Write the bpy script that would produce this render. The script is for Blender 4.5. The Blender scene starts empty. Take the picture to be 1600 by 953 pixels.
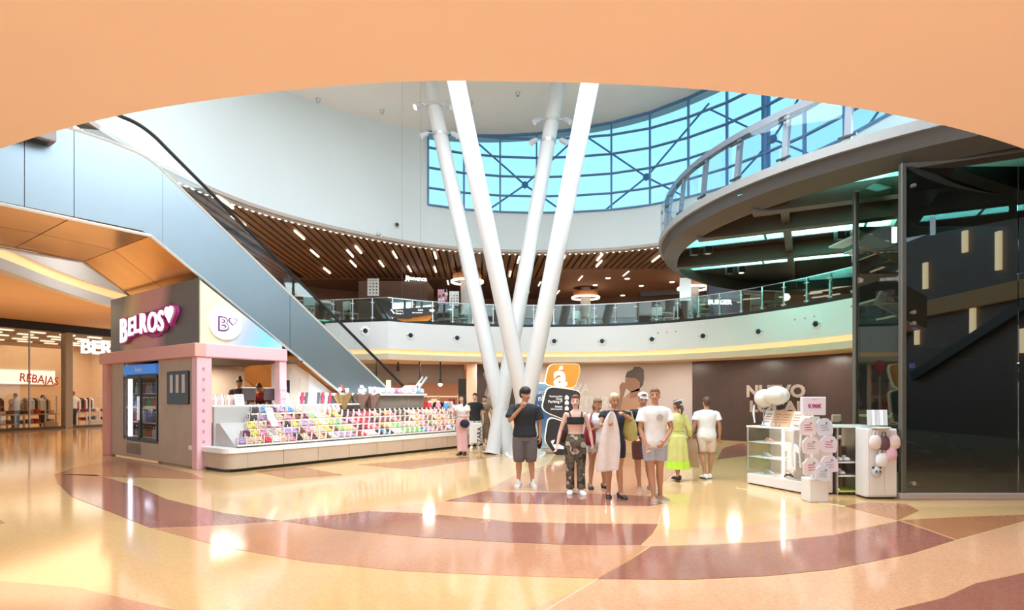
import bpy, math, random
from mathutils import Vector, Matrix
random.seed(7)
# ------------------------------------------------------------------ camera, world, light, exposure
F, CX, HY, CZ = 900.0, 800.0, 618.0, 1.62          # focal length in px, centre column, horizon row, eye height
scn = bpy.context.scene
col = scn.collection
cam = bpy.data.cameras.new('camera'); camo = bpy.data.objects.new('camera', cam); col.objects.link(camo)
camo.location = (0, 0, CZ); camo.rotation_euler = (math.radians(90), 0, 0)
cam.sensor_width = 36; cam.lens = 36*F/1600; cam.shift_y = (HY-476.5)/1600; cam.clip_end = 300
scn.camera = camo
scn.view_settings.view_transform = 'Standard'; scn.view_settings.look = 'None'
scn.view_settings.gamma = 1; scn.view_settings.use_curve_mapping = False
scn.view_settings.exposure = 0.15
w = bpy.data.worlds.new('sky'); scn.world = w; w.use_nodes = True
nt = w.node_tree; nt.nodes.clear()
tc = nt.nodes.new('ShaderNodeTexCoord'); sp = nt.nodes.new('ShaderNodeSeparateXYZ')
rp = nt.nodes.new('ShaderNodeValToRGB'); bg = nt.nodes.new('ShaderNodeBackground'); ou = nt.nodes.new('ShaderNodeOutputWorld')
rp.color_ramp.elements[0].position = 0.0; rp.color_ramp.elements[0].color = (0.72, 0.93, 1.0, 1)
rp.color_ramp.elements[1].position = 0.75; rp.color_ramp.elements[1].color = (0.16, 0.55, 0.95, 1)
nt.links.new(tc.outputs['Generated'], sp.inputs[0]); nt.links.new(sp.outputs[2], rp.inputs[0])
nt.links.new(rp.outputs[0], bg.inputs[0]); bg.inputs[1].default_value = 1.35; nt.links.new(bg.outputs[0], ou.inputs[0])

def area(name, loc, rot, size, power, color, size_y=None, spread=None):
    l = bpy.data.lights.new(name, 'AREA'); l.energy = power; l.color = color; l.size = size
    if size_y: l.shape = 'RECTANGLE'; l.size_y = size_y
    if spread: l.spread = spread
    o = bpy.data.objects.new(name, l); o.location = loc; o.rotation_euler = [math.radians(a) for a in rot]
    col.objects.link(o); return o
def point(name, loc, power, color, r=0.15):
    l = bpy.data.lights.new(name, 'POINT'); l.energy = power; l.color = color; l.shadow_soft_size = r
    o = bpy.data.objects.new(name, l); o.location = loc; col.objects.link(o); return o
area('skylight', (0.5, 9.2, 10.6), (0, 0, 0), 11, 2100, (0.82, 0.93, 1.0), 8)  # added broad fill under the closed roof, out of view
area('mall_lights_behind', (0, -5, 2.9), (68, 0, 0), 14, 560, (1.0, 0.91, 0.78), 3)  # added warm fill behind the camera, brightens fascia and soffit
area('floor_uplight', (0, -2.5, 0.12), (180, 0, 0), 10, 160, (1.0, 0.86, 0.72), 4)  # added upward fill near the floor, brightens the soffit
for _a in range(20, 128, 13):
    _t = math.radians(_a); area('balcony_downlight', (0.5+10.1*math.cos(_t), 12.2+10.1*math.sin(_t), 2.84), (0, 0, 0), 0.35, 38, (1.0, 0.88, 0.74))
area('walkway_top_light', (11.5, 14.5, 6.9), (0, 0, 0), 9, 3000, (0.9, 1.0, 0.98), 9)  # added unseen panel above the deck, brightens the glazed slots
area('upper_downlights', (0, 26, 6.7), (0, 0, 0), 20, 110, (1.0, 0.72, 0.48), 4)
area('store_lights', (-22, 33, 4.5), (0, 0, 0), 14, 380, (1.0, 0.86, 0.66), 6)
area('corridor_lights', (-15, 21, 4.4), (0, 0, 0), 5, 260, (1.0, 0.76, 0.45), 9)
area('corridor_uplights', (-17, 20, 1.2), (180, 0, 0), 5, 120, (1.0, 0.74, 0.42), 9)
point('corridor_wall_lamp', (-11.2, 17.5, 6.3), 160, (1, .97, .92), .3)  # added fill hidden behind the escalator, brightens the corridor upper wall
area('back_store_lights', (-4, 25.5, 2.6), (0, 0, 0), 4, 150, (1.0, 0.72, 0.5), 3)
area('booth_light', (-7.9, 15.3, 2.4), (0, 0, 53.5), 1.2, 60, (1.0, 0.88, 0.7), 1.2)
area('sweet_counter_lights', (-3.6, 16.0, 2.7), (0, 0, 53.5), 5.5, 70, (1.0, 0.97, 0.95), 0.4, spread=2.0)

# ------------------------------------------------------------------ helpers
PI = math.pi
def px(x, y, d):                       # the point at depth d seen in column x, row y
    return Vector(((x-CX)/F*d, d, CZ+(HY-y)/F*d))
def fl(x, y, z=0.0):                   # the point at height z seen in column x, row y
    return px(x, y, F*(z-CZ)/(HY-y))
M = {}
def mat(name, c, rough=0.5, metal=0.0, emit=0.0, noise=0.06, scale=6.0, spec=0.5, alpha=None, trans=0.0, ecol=None, bump=0.0, coat=0.0):
    if name in M: return M[name]
    m = bpy.data.materials.new(name); m.use_nodes = True; t = m.node_tree; b = t.nodes['Principled BSDF']
    b.inputs['Roughness'].default_value = rough; b.inputs['Metallic'].default_value = metal
    b.inputs['Specular IOR Level'].default_value = spec
    b.inputs['Coat Weight'].default_value = coat
    n = t.nodes.new('ShaderNodeTexNoise'); n.inputs['Scale'].default_value = scale; n.inputs['Detail'].default_value = 3
    tcn = t.nodes.new('ShaderNodeTexCoord'); t.links.new(tcn.outputs['Object'], n.inputs['Vector'])
    mx = t.nodes.new('ShaderNodeMix'); mx.data_type = 'RGBA'
    mx.inputs[6].default_value = (*[v*(1-noise) for v in c], 1); mx.inputs[7].default_value = (*[min(1, v*(1+noise)) for v in c], 1)
    t.links.new(n.outputs['Fac'], mx.inputs[0]); t.links.new(mx.outputs[2], b.inputs['Base Color'])
    if emit:
        b.inputs['Emission Color'].default_value = (*(ecol or c), 1); b.inputs['Emission Strength'].default_value = emit
    if bump:
        bp = t.nodes.new('ShaderNodeBump'); bp.inputs['Strength'].default_value = bump; bp.inputs['Distance'].default_value = 0.01
        t.links.new(n.outputs['Fac'], bp.inputs['Height']); t.links.new(bp.outputs[0], b.inputs['Normal'])
    M[name] = m; return m
def glass(name, tint, gloss=0.06, rough=0.02, refl=1.0):
    if name in M: return M[name]
    m = bpy.data.materials.new(name); m.use_nodes = True; t = m.node_tree; t.nodes.clear()
    o = t.nodes.new('ShaderNodeOutputMaterial'); a = t.nodes.new('ShaderNodeBsdfTransparent'); g = t.nodes.new('ShaderNodeBsdfGlossy')
    x = t.nodes.new('ShaderNodeMixShader'); f = t.nodes.new('ShaderNodeLayerWeight'); mm = t.nodes.new('ShaderNodeMath'); m2 = t.nodes.new('ShaderNodeMath')
    f.inputs[0].default_value = 0.5; pw = t.nodes.new('ShaderNodeMath'); pw.operation = 'POWER'; pw.inputs[1].default_value = 4.0; mm.operation = 'MULTIPLY'; mm.inputs[1].default_value = refl; m2.operation = 'ADD'; m2.inputs[1].default_value = gloss; m2.use_clamp = True
    a.inputs[0].default_value = (*tint, 1); g.inputs['Roughness'].default_value = rough
    t.links.new(f.outputs['Facing'], pw.inputs[0]); t.links.new(pw.outputs[0], mm.inputs[0]); t.links.new(mm.outputs[0], m2.inputs[0]); t.links.new(m2.outputs[0], x.inputs[0])
    t.links.new(a.outputs[0], x.inputs[1]); t.links.new(g.outputs[0], x.inputs[2]); t.links.new(x.outputs[0], o.inputs[0])
    M[name] = m; return m

FR = Matrix.Identity(4)                # frame in which shapes are being written
def frame(m=None):
    global FR
    FR = m if m is not None else Matrix.Identity(4)
WM = {}                                # world matrix of each parent
class MB:
    def __init__(s): s.v = []; s.f = []
    def add(s, vs, fs):
        k = len(s.v); s.v += [tuple(v) for v in vs]; s.f += [tuple(i+k for i in f) for f in fs]; return s
    def box(s, a, b, c=0.0, rz=0, piv=None):
        x0, y0, z0 = a; x1, y1, z1 = b
        if x0 > x1: x0, x1 = x1, x0
        if y0 > y1: y0, y1 = y1, y0
        if z0 > z1: z0, z1 = z1, z0
        c = min(c, 0.45*min(x1-x0, y1-y0, z1-z0))
        if c <= 0:
            vs = [(x, y, z) for z in (z0, z1) for y in (y0, y1) for x in (x0, x1)]
            fs = [(0, 2, 3, 1), (4, 5, 7, 6), (0, 1, 5, 4), (2, 6, 7, 3), (0, 4, 6, 2), (1, 3, 7, 5)]
        else:
            vs = []; idx = {}
            X = (x0, x1); Y = (y0, y1); Z = (z0, z1); sg = (1, -1)
            for i in (0, 1):
                for j in (0, 1):
                    for k in (0, 1):
                        p = (X[i], Y[j], Z[k]); q = (X[i]+sg[i]*c, Y[j]+sg[j]*c, Z[k]+sg[k]*c)
                        idx[i, j, k, 0] = len(vs); vs.append((p[0], q[1], q[2]))
                        idx[i, j, k, 1] = len(vs); vs.append((q[0], p[1], q[2]))
                        idx[i, j, k, 2] = len(vs); vs.append((q[0], q[1], p[2]))
            fs = []
            def q4(*k): fs.append(tuple(idx[t] for t in k))
            for i in (0, 1):
                o = [(0, 0), (1, 0), (1, 1), (0, 1)]
                if i == 0: o = o[::-1]
                q4(*[(i, a_, b_, 0) for a_, b_ in o]); q4(*[(b_, i, a_, 1) for a_, b_ in o]); q4(*[(a_, b_, i, 2) for a_, b_ in o])
            for a_ in (0, 1):
                for b_ in (0, 1):
                    fl_ = (a_ == b_)
                    e = [(a_, b_, 0, 0), (a_, b_, 0, 1), (a_, b_, 1, 1), (a_, b_, 1, 0)]; q4(*(e if fl_ else e[::-1]))
                    e = [(0, a_, b_, 1), (0, a_, b_, 2), (1, a_, b_, 2), (1, a_, b_, 1)]; q4(*(e if fl_ else e[::-1]))
                    e = [(a_, 0, b_, 2), (a_, 0, b_, 0), (a_, 1, b_, 0), (a_, 1, b_, 2)]; q4(*(e if fl_ else e[::-1]))
            for i in (0, 1):
                for j in (0, 1):
                    for k in (0, 1):
                        e = [(i, j, k, 0), (i, j, k, 1), (i, j, k, 2)]; q4(*(e if (i+j+k) % 2 else e[::-1]))
        if rz:
            cx, cy = piv if piv else ((x0+x1)/2, (y0+y1)/2); cs, sn = math.cos(rz), math.sin(rz)
            vs = [(cx+(x-cx)*cs-(y-cy)*sn, cy+(x-cx)*sn+(y-cy)*cs, z) for x, y, z in vs]
        return s.add(vs, fs)
    def bar(s, p, q, w_, h_, up=(0, 0, 1)):     # straight bar of rectangular section
        p, q = Vector(p), Vector(q); d = (q-p).normalized(); up = Vector(up)
        if abs(d.dot(up)) > 0.99: up = Vector((0, 1, 0))
        a = d.cross(up).normalized()*w_/2; b = a.cross(d).normalized()*h_/2
        vs = [p-a-b, p+a-b, p+a+b, p-a+b, q-a-b, q+a-b, q+a+b, q-a+b]
        return s.add(vs, [(0, 1, 2, 3), (7, 6, 5, 4), (0, 4, 5, 1), (1, 5, 6, 2), (2, 6, 7, 3), (3, 7, 4, 0)])
    def tube(s, pts, r, n=10, caps=True, round_=False, flat=1.0, up=(0, 0, 1)):  # swept tube, radius per point
        pts = [Vector(p) for p in pts]; R = list(r) if hasattr(r, '__len__') else [r]*len(pts)
        if round_:
            d0 = (pts[0]-pts[1]).normalized(); d1 = (pts[-1]-pts[-2]).normalized(); a = []; b = []
            for t in (75, 50, 25):
                t = math.radians(t); a.append((pts[0]+d0*R[0]*math.sin(t), R[0]*math.cos(t)))
            for t in (25, 50, 75):
                t = math.radians(t); b.append((pts[-1]+d1*R[-1]*math.sin(t), R[-1]*math.cos(t)))
            pts = [p for p, _ in a]+pts+[p for p, _ in b]; R = [q for _, q in a]+R+[q for _, q in b]
        rings = []; N = len(pts); prev = None
        for i, p in enumerate(pts):
            d = (pts[min(i+1, N-1)]-pts[max(i-1, 0)]).normalized()
            if prev is None:
                u = Vector(up)
                if abs(d.dot(u)) > 0.95: u = Vector((0, 1, 0)) if abs(d.y) < 0.9 else Vector((1, 0, 0))
                a = d.cross(u).normalized()
            else:
                a = (prev-d*prev.dot(d)).normalized()
            prev = a; b = d.cross(a)
            rings.append([p+a*R[i]*math.cos(2*PI*k/n)+b*R[i]*flat*math.sin(2*PI*k/n) for k in range(n)])
        return s.loft(rings, caps)
    def loft(s, rings, caps=True, closed=False):
        n = len(rings[0]); vs = [v for r in rings for v in r]; fs = []
        m = len(rings)
        for i in range(m if closed else m-1):
            j = (i+1) % m
            for k in range(n):
                l = (k+1) % n; fs.append((i*n+k, i*n+l, j*n+l, j*n+k))
        if caps and not closed: fs.append(tuple(range(n))[::-1]); fs.append(tuple((m-1)*n+k for k in range(n)))
        return s.add(vs, fs)
    def cyl(s, p, q, r, r2=None, n=16): return s.tube([p, q], [r, r if r2 is None else r2], n)
    def ball(s, c, r, nu=14, nv=9, rot=None):
        r = r if hasattr(r, '__len__') else (r, r, r); c = Vector(c); rings = []
        for i in range(nv+1):
            t = -PI/2+PI*(i+0.02 if i == 0 else (i-0.02 if i == nv else i))/nv; ring = []
            for k in range(nu):
                p = Vector((r[0]*math.cos(t)*math.cos(2*PI*k/nu), r[1]*math.cos(t)*math.sin(2*PI*k/nu), r[2]*math.sin(t)))
                if rot: p = rot @ p
                ring.append(c+p)
            rings.append(ring)
        return s.loft(rings)
    def lathe(s, prof, c=(0, 0, 0), n=20):
        c = Vector(c); return s.loft([[c+Vector((r*math.cos(2*PI*k/n), r*math.sin(2*PI*k/n), z)) for k in range(n)] for r, z in prof])
    def prism(s, poly, z0, z1):
        n = len(poly)
        ar = sum(poly[i][0]*poly[(i+1) % n][1]-poly[(i+1) % n][0]*poly[i][1] for i in range(n))
        if ar < 0: poly = poly[::-1]
        vs = [(x, y, z0) for x, y in poly]+[(x, y, z1) for x, y in poly]
        fs = [tuple(range(n))[::-1], tuple(range(n, 2*n))]+[(i, (i+1) % n, n+(i+1) % n, n+i) for i in range(n)]
        return s.add(vs, fs)
    def slab(s, poly, o, ax, ay, th):  # flat outline (2D) on the plane o + x*ax + y*ay, thickness th along ax × ay
        o, ax, ay = Vector(o), Vector(ax), Vector(ay); nrm = ax.cross(ay).normalized(); n = len(poly)
        ar = sum(poly[i][0]*poly[(i+1) % n][1]-poly[(i+1) % n][0]*poly[i][1] for i in range(n))
        if ar < 0: poly = poly[::-1]
        a = [o+ax*x+ay*y for x, y in poly]; vs = a+[p+nrm*th for p in a]
        return s.add(vs, [tuple(range(n))[::-1], tuple(range(n, 2*n))]+[(i, (i+1) % n, n+(i+1) % n, n+i) for i in range(n)])
    def wall(s, path, z0, z1, th):     # upright ribbon with thickness along a plan path (open)
        L = []; n = len(path)
        for i in range(n):
            a = Vector(path[max(i-1, 0)][:2]); b = Vector(path[min(i+1, n-1)][:2]); d = (b-a).normalized()
            L.append(Vector((-d.y, d.x))*th)
        za = z0 if callable(z0) else (lambda x, y: z0); zb = z1 if callable(z1) else (lambda x, y: z1)
        rings = []
        for i, p in enumerate(path):
            x, y = p[0], p[1]; X, Y = x+L[i].x, y+L[i].y
            rings.append([(x, y, za(x, y)), (X, Y, za(x, y)), (X, Y, zb(x, y)), (x, y, zb(x, y))])
        return s.loft(rings)
def norm_path(p): return p
def build(name, mb, m, parent=None, smooth=False, label=None, cat=None, group=None, kind=None, world=False, mesh=None):
    fr = Matrix.Identity(4) if world else FR
    vs = [fr @ Vector(v) for v in mb.v]
    if parent is not None:
        inv = WM[parent].inverted(); vs = [inv @ v for v in vs]; loc = None
    elif kind == 'structure':
        loc = Vector((0, 0, 0))
    else:
        xs = [v.x for v in vs]; ys = [v.y for v in vs]; zs = [v.z for v in vs]
        loc = Vector(((min(xs)+max(xs))/2, (min(ys)+max(ys))/2, min(zs))); vs = [v-loc for v in vs]
    me = bpy.data.meshes.new(name); me.from_pydata([tuple(v) for v in vs], [], mb.f); me.validate(); me.update()
    o = bpy.data.objects.new(name, me); col.objects.link(o); me.materials.append(m)
    if smooth: me.shade_smooth(); me.set_sharp_from_angle(angle=math.radians(38))
    if parent is not None: o.parent = parent; WM[o] = WM[parent].copy()
    else: o.location = loc; WM[o] = Matrix.Translation(loc)
    if label: o['label'] = label
    if cat: o['category'] = cat
    if group: o['group'] = group
    if kind: o['kind'] = kind
    return o
def thing(name, label, cat, loc=(0, 0, 0), rz=0, group=None, kind=None):
    o = bpy.data.objects.new(name, None); o.empty_display_size = 0.1; col.objects.link(o)
    m = FR @ (Matrix.Translation(Vector(loc)) @ Matrix.Rotation(rz, 4, 'Z')); o.matrix_basis = m; WM[o] = m.copy()
    if label: o['label'] = label
    if cat: o['category'] = cat
    if group: o['group'] = group
    if kind: o['kind'] = kind
    return o
def copy_tree(o, parent=None):
    c = o.copy(); col.objects.link(c)
    if parent is not None: c.parent = parent
    for ch in list(o.children): copy_tree(ch, c)
    return c
def text(name, body, m, o, ax, ay=(0, 0, 1), size=None, width=None, height=None, depth=0.01, parent=None, fat=0.0, align='CENTER', shear=0, world=True, **kw):
    c = bpy.data.curves.new('txt', 'FONT'); c.body = body; c.align_x = 'LEFT'; c.size = 1; c.extrude = 0; c.offset = fat; c.shear = shear
    c.resolution_u = 3; c.space_line = 0.85
    t = bpy.data.objects.new('txt', c); col.objects.link(t)
    me = bpy.data.meshes.new_from_object(t.evaluated_get(bpy.context.evaluated_depsgraph_get()))
    bpy.data.objects.remove(t)
    xs = [v.co.x for v in me.vertices]; ys = [v.co.y for v in me.vertices]
    x0, x1, y0, y1 = min(xs), max(xs), min(ys), max(ys)
    sx = sy = size or 1
    if width: sx = width/(x1-x0); sy = sx
    if height: sy = height/(y1-y0); sx = sx if width else sy
    ax = Vector(ax).normalized(); ay = Vector(ay).normalized(); nr = ax.cross(ay).normalized(); o = Vector(o)
    cx = {'CENTER': (x0+x1)/2, 'LEFT': x0, 'RIGHT': x1}[align]; cy = (y0+y1)/2
    base = [o+ax*(v.co.x-cx)*sx+ay*(v.co.y-cy)*sy for v in me.vertices]; n = len(base)
    mb = MB(); vs = base+[p+nr*depth for p in base]; fs = []; ec = {}
    for p in me.polygons:
        vv = list(p.vertices); fs.append(tuple(i+n for i in vv)); fs.append(tuple(vv[::-1]))
        for a, b in zip(vv, vv[1:]+vv[:1]): ec[(a, b)] = 1
    for a, b in ec:
        if (b, a) not in ec: fs.append((a, b, b+n, a+n))
    mb.add(vs, fs); bpy.data.meshes.remove(me)
    return build(name, mb, m, parent, world=world, **kw)

# ------------------------------------------------------------------ materials
ordn = lambda i: ['first', 'second', 'third', 'fourth', 'fifth', 'sixth', 'seventh', 'eighth', 'ninth', 'tenth', '11th', '12th', '13th', '14th', '15th', '16th', '17th', '18th', '19th', '20th', '21st', '22nd', '23rd', '24th', '25th', '26th', '27th', '28th', '29th', '30th', '31st', '32nd', '33rd'][i]
white = mat('white_paint', (0.86, 0.87, 0.88), 0.55, noise=0.02)
drumw = mat('drum_plaster', (0.72, 0.78, 0.80), 0.7, noise=0.03, scale=0.6)
roofw = mat('roof_plaster', (0.88, 0.89, 0.87), 0.8, noise=0.05, scale=0.8)
peach = mat('soffit_paint', (0.86, 0.68, 0.58), 0.85, noise=0.03, scale=1.5)
cream = mat('cream_wall', (0.72, 0.60, 0.50), 0.6, noise=0.04)
pinkw = mat('pinkish_hoarding', (0.47, 0.42, 0.41), 0.55, noise=0.04, scale=1)
darkw = mat('dark_shutter', (0.07, 0.045, 0.04), 0.3, noise=0.2)
yellow = mat('lit_cove_diffuser', (0.9, 0.62, 0.30), 0.6, emit=0.65, ecol=(1.0, 0.64, 0.30))
wood = mat('slat_wood', (0.30, 0.16, 0.085), 0.55, noise=0.25, scale=3)
brown = mat('brown_plaster', (0.22, 0.12, 0.08), 0.7)
vdark = mat('near_black', (0.02, 0.018, 0.018), 0.4)
black = mat('black_plastic', (0.015, 0.015, 0.017), 0.35)
lamp = mat('lamp_diffuser', (1, 0.93, 0.8), 0.5, emit=3, ecol=(1, 0.88, 0.68))
lampw = mat('white_lamp', (1, 1, 1), 0.5, emit=4, ecol=(1, 0.97, 0.93))
steel = mat('brushed_steel', (0.55, 0.55, 0.55), 0.35, 1.0, noise=0.08)
chrome = mat('satin_fittings', (0.75, 0.76, 0.77), 0.25, 0.8)
colwhite = mat('column_gloss_white', (0.68, 0.67, 0.67), 0.3, noise=0.02)
railglass = glass('green_balustrade_glass', (0.74, 0.88, 0.85), 0.14)
railpane = glass('walkway_pane', (0.88, 0.94, 0.97), 0.03, refl=0.25)
clearglass = glass('clear_glass', (0.93, 0.96, 0.95), 0.04)
skyglass = glass('tinted_sky_glass', (0.82, 0.97, 1.0), 0.02)
shopglass = glass('shop_glass', (0.92, 0.88, 0.82), 0.05)
darkglass = glass('dark_lift_glass', (0.24, 0.28, 0.30), 0.20, 0.012)
sideglass = glass('greenish_lift_glass', (0.74, 0.80, 0.72), 0.05, refl=0.35)
mull = mat('blue_grey_mullion', (0.10, 0.22, 0.42), 0.4)

# ------------------------------------------------------------------ plan of the round atrium
AC = (0.5, 12.2)
_pts = [(0, 2.9), (3.4, 3.75), (7.2, 7.2), (8.9, 10), (9.35, 12.5), (9, 14.7), (8.0, 17.3), (7.16, 18.7), (4.8, 20.75), (1.9, 21.5), (-0.4, 21.45),
        (-2.55, 20.85), (-5.2, 19.0), (-7.35, 16.3), (-8.15, 13.8), (-8.3, 11), (-7.7, 8), (-6.2, 5.8), (-3.4, 3.75), (-1.7, 3.1)]
_rt = sorted((math.atan2(y-AC[1], x-AC[0]), math.hypot(x-AC[0], y-AC[1])) for x, y in _pts)
def rad(th):
    th = (th+PI) % (2*PI)-PI; n = len(_rt)
    for i in range(n):
        a0, r1 = _rt[i]; a1, r2 = _rt[(i+1) % n]
        if i == n-1: a1 += 2*PI
        t = th if th >= _rt[0][0] else th+2*PI
        if a0 <= t <= a1:
            r0 = _rt[i-1][1]; r3 = _rt[(i+2) % n][1]; k = (t-a0)/(a1-a0)
            return 0.5*((2*r1)+(-r0+r2)*k+(2*r0-5*r1+4*r2-r3)*k*k+(-r0+3*r1-3*r2+r3)*k**3)
    return 9.0
def ring(th, off=0.0):
    r = rad(th)+off; return (AC[0]+r*math.cos(th), AC[1]+r*math.sin(th))
def arc(d0, d1, n, off=0.0): return [ring(math.radians(d0+(d1-d0)*i/n), off) for i in range(n+1)]

# ------------------------------------------------------------------ floor with terrazzo inlays
def terrazzo(name, c, speck=0.25, rough=0.10):
    m = bpy.data.materials.new(name); m.use_nodes = True; t = m.node_tree; b = t.nodes['Principled BSDF']
    tcn = t.nodes.new('ShaderNodeTexCoord'); v = t.nodes.new('ShaderNodeTexVoronoi'); v.inputs['Scale'].default_value = 60
    n = t.nodes.new('ShaderNodeTexNoise'); n.inputs['Scale'].default_value = 0.7; n.inputs['Detail'].default_value = 4
    t.links.new(tcn.outputs['Object'], v.inputs['Vector']); t.links.new(tcn.outputs['Object'], n.inputs['Vector'])
    r = t.nodes.new('ShaderNodeSeparateColor'); t.links.new(v.outputs['Color'], r.inputs[0])
    mx = t.nodes.new('ShaderNodeMix'); mx.data_type = 'RGBA'
    mx.inputs[6].default_value = (*[x*(1-speck) for x in c], 1); mx.inputs[7].default_value = (*[min(1, x*(1+speck)) for x in c], 1)
    t.links.new(r.outputs[0], mx.inputs[0])
    m2 = t.nodes.new('ShaderNodeMix'); m2.data_type = 'RGBA'; m2.blend_type = 'MULTIPLY'; m2.inputs[0].default_value = 0.35
    rp_ = t.nodes.new('ShaderNodeValToRGB'); rp_.color_ramp.elements[0].color = (0.75, 0.72, 0.7, 1); rp_.color_ramp.elements[0].position = 0.3; rp_.color_ramp.elements[1].position = 0.7
    t.links.new(n.outputs[0], rp_.inputs[0]); t.links.new(mx.outputs[2], m2.inputs[6]); t.links.new(rp_.outputs[0], m2.inputs[7])
    t.links.new(m2.outputs[2], b.inputs['Base Color']); b.inputs['Roughness'].default_value = rough; b.inputs['Specular IOR Level'].default_value = 0.7
    M[name] = m; return m
t_cream = terrazzo('terrazzo_cream', (0.74, 0.46, 0.21), 0.07)
t_salmon = terrazzo('terrazzo_salmon', (0.62, 0.29, 0.16), 0.09)
t_dark = terrazzo('terrazzo_maroon', (0.36, 0.14, 0.10), 0.12)
t_peach = terrazzo('terrazzo_peach', (0.74, 0.40, 0.23), 0.10)
t_mid = terrazzo('terrazzo_rust', (0.50, 0.21, 0.10), 0.10)
floor = build('floor', MB().box((-45, -25, -0.3), (45, 50, 0)), t_cream, kind='structure')
_inl = [
 ('d', [(85,741),(150,742),(215,760),(260,780),(350,802),(437,814),(320,822),(235,825),(165,797),(110,775),(90,755)]),
 ('m', [(85,741),(200,746),(318,749),(300,740),(190,716),(120,730)]),
 ('d', [(441,814),(575,799),(650,802),(725,808),(800,816),(900,818),(1028,819),(1020,833),(1001,852),(900,852),(800,848),(650,839),(525,827)]),
 ('s', [(240,826),(320,822),(441,815),(525,828),(650,840),(800,849),(900,853),(1013,853),(985,873),(935,904),(800,900),(625,892),(475,877),(350,855)]),
 ('d', [(1018,854),(1100,852),(1200,847),(1300,837),(1405,814),(1450,829),(1492,844),(1425,865),(1300,890),(1200,900),(1075,906),(935,905),(985,875)]),
 ('m', [(1320,791),(1402,813),(1436,798),(1415,787),(1350,785)]),
 ('m', [(1407,813),(1500,808),(1640,803),(1494,843),(1452,828)]),
 ('d', [(1525,912),(1580,900),(1640,886),(1700,953),(1640,990),(1330,990),(1400,953),(1475,935)]),
 ('d', [(695,783),(760,767),(800,769),(900,770),(1015,775),(1036,787),(1015,791),(900,789),(800,787)]),
 ('m', [(400,737),(475,730),(535,742),(450,748)]),
 ('m', [(560,726),(680,716),(785,712),(720,722),(640,733)]),
 ('s', [(760,766),(800,745),(850,728),(930,715),(1010,705),(1090,708),(1060,735),(1010,774),(900,769)]),
 ('d', [(1130,700),(1160,692),(1166,697),(1168,712),(1120,718)]),
 ('m', [(0,812),(-60,800),(-60,830),(8,817)]),
 ('s', [(-40,953),(-40,905),(120,918),(300,960),(300,1010)]),
 ('p', [(720,1010),(820,955),(880,932),(937,906),(1075,908),(1200,902),(1300,892),(1425,867),(1494,846),(1640,806),(1640,884),(1580,898),(1525,911),(1475,934),(1400,952),(1330,988),(1200,1010)]),
 ('p', [(441,813),(575,798),(650,801),(800,815),(1028,818),(1036,789),(900,790),(800,788),(695,784),(560,796)]),
 ('p', [(1003,853),(1100,851),(1200,846),(1300,836),(1403,813),(1320,792),(1160,822),(1030,829),(1021,834)]),
]
for k, poly in _inl:
    mb = MB(); z1 = {'s': .003, 'p': .002}.get(k, .004)
    mb.prism([tuple(fl(x, y)[:2]) for x, y in poly], -0.05, z1)
    o = build('terrazzo_inlay', mb, {'d': t_dark, 'm': t_mid, 's': t_salmon, 'p': t_peach}[k], floor)
brassy = mat('divider_pale', (.85, .70, .5), .3)
# thin pale dividers between the bands
for pts in [[(935,905),(900,925),(860,950),(800,990)], [(1036,788),(1034,800),(1028,819)], [(1320,791),(1250,780),(1150,762)]]:
    mb = MB().tube([fl(x, y, 0.002) for x, y in pts], 0.006, 6); build('divider_strip', mb, brassy, floor)

# ------------------------------------------------------------------ structure
# near soffit with the round opening
def soffit():
    near = arc(-115, -20, 60)                       # right-hand part of the opening near us
    left = [ring(math.radians(a)) for a in range(-112, -131, -3)][::-1]
    # opening edge from the left (west) round the near side to the right
    edge = [(-30, 7.0), (-14, 6.9), (-9.5, 6.5), (-7.2, 5.6)]
    edge += [ring(math.radians(a)) for a in [x*0.5 for x in range(-248, -75)]]
    edge += [(9.6, 4.6), (9.8, 4.4)]
    mb = MB(); rings = []
    for x, y in edge:
        ox, oy = x, -24
        rings.append([(x, y, 3.2), (x, y, 3.95), (ox, oy, 3.95), (ox, oy, 3.2)])
    mb.loft(rings); return mb
build('ceiling', soffit(), peach, kind='structure')
# balcony slab on the far side: white fascia, lit cove, lip, underside
b0, b1 = 132, 8
far = arc(b1, b0, 80)
farleft = [(-6.5, 17.6), (-9.5, 20.2), (-13, 22.5)]
path = arc(b1, 122, 76)+[(-5.2, 20.05), (-6.4, 20.35), (-8, 20.55), (-10.5, 20.6), (-12.6, 20.6)]
bal = build('trim_1', MB().wall(path, 3.24, 4.18, -0.3), white, kind='structure', smooth=True, label='white curved balcony fascia')
build('trim_2', MB().wall([( AC[0]+(x-AC[0])*1.012, AC[1]+(y-AC[1])*1.012) for x, y in path], 3.07, 3.24, -0.2), yellow, kind='structure', smooth=True, label='warm lit cove strip')
build('trim_3', MB().wall(path, 2.87, 3.07, -0.3), mat('lip_paint', (0.80, 0.66, 0.50), 0.6), kind='structure', smooth=True)
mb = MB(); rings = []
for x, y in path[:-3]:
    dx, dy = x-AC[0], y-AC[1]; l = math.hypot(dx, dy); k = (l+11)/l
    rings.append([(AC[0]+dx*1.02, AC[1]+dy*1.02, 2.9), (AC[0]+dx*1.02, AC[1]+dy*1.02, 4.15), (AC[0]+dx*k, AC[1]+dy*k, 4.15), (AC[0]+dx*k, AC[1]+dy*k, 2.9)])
mb.loft(rings); build('ceiling', mb, mat('under_balcony', (0.62, 0.44, 0.32), 0.7), kind='structure')
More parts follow.
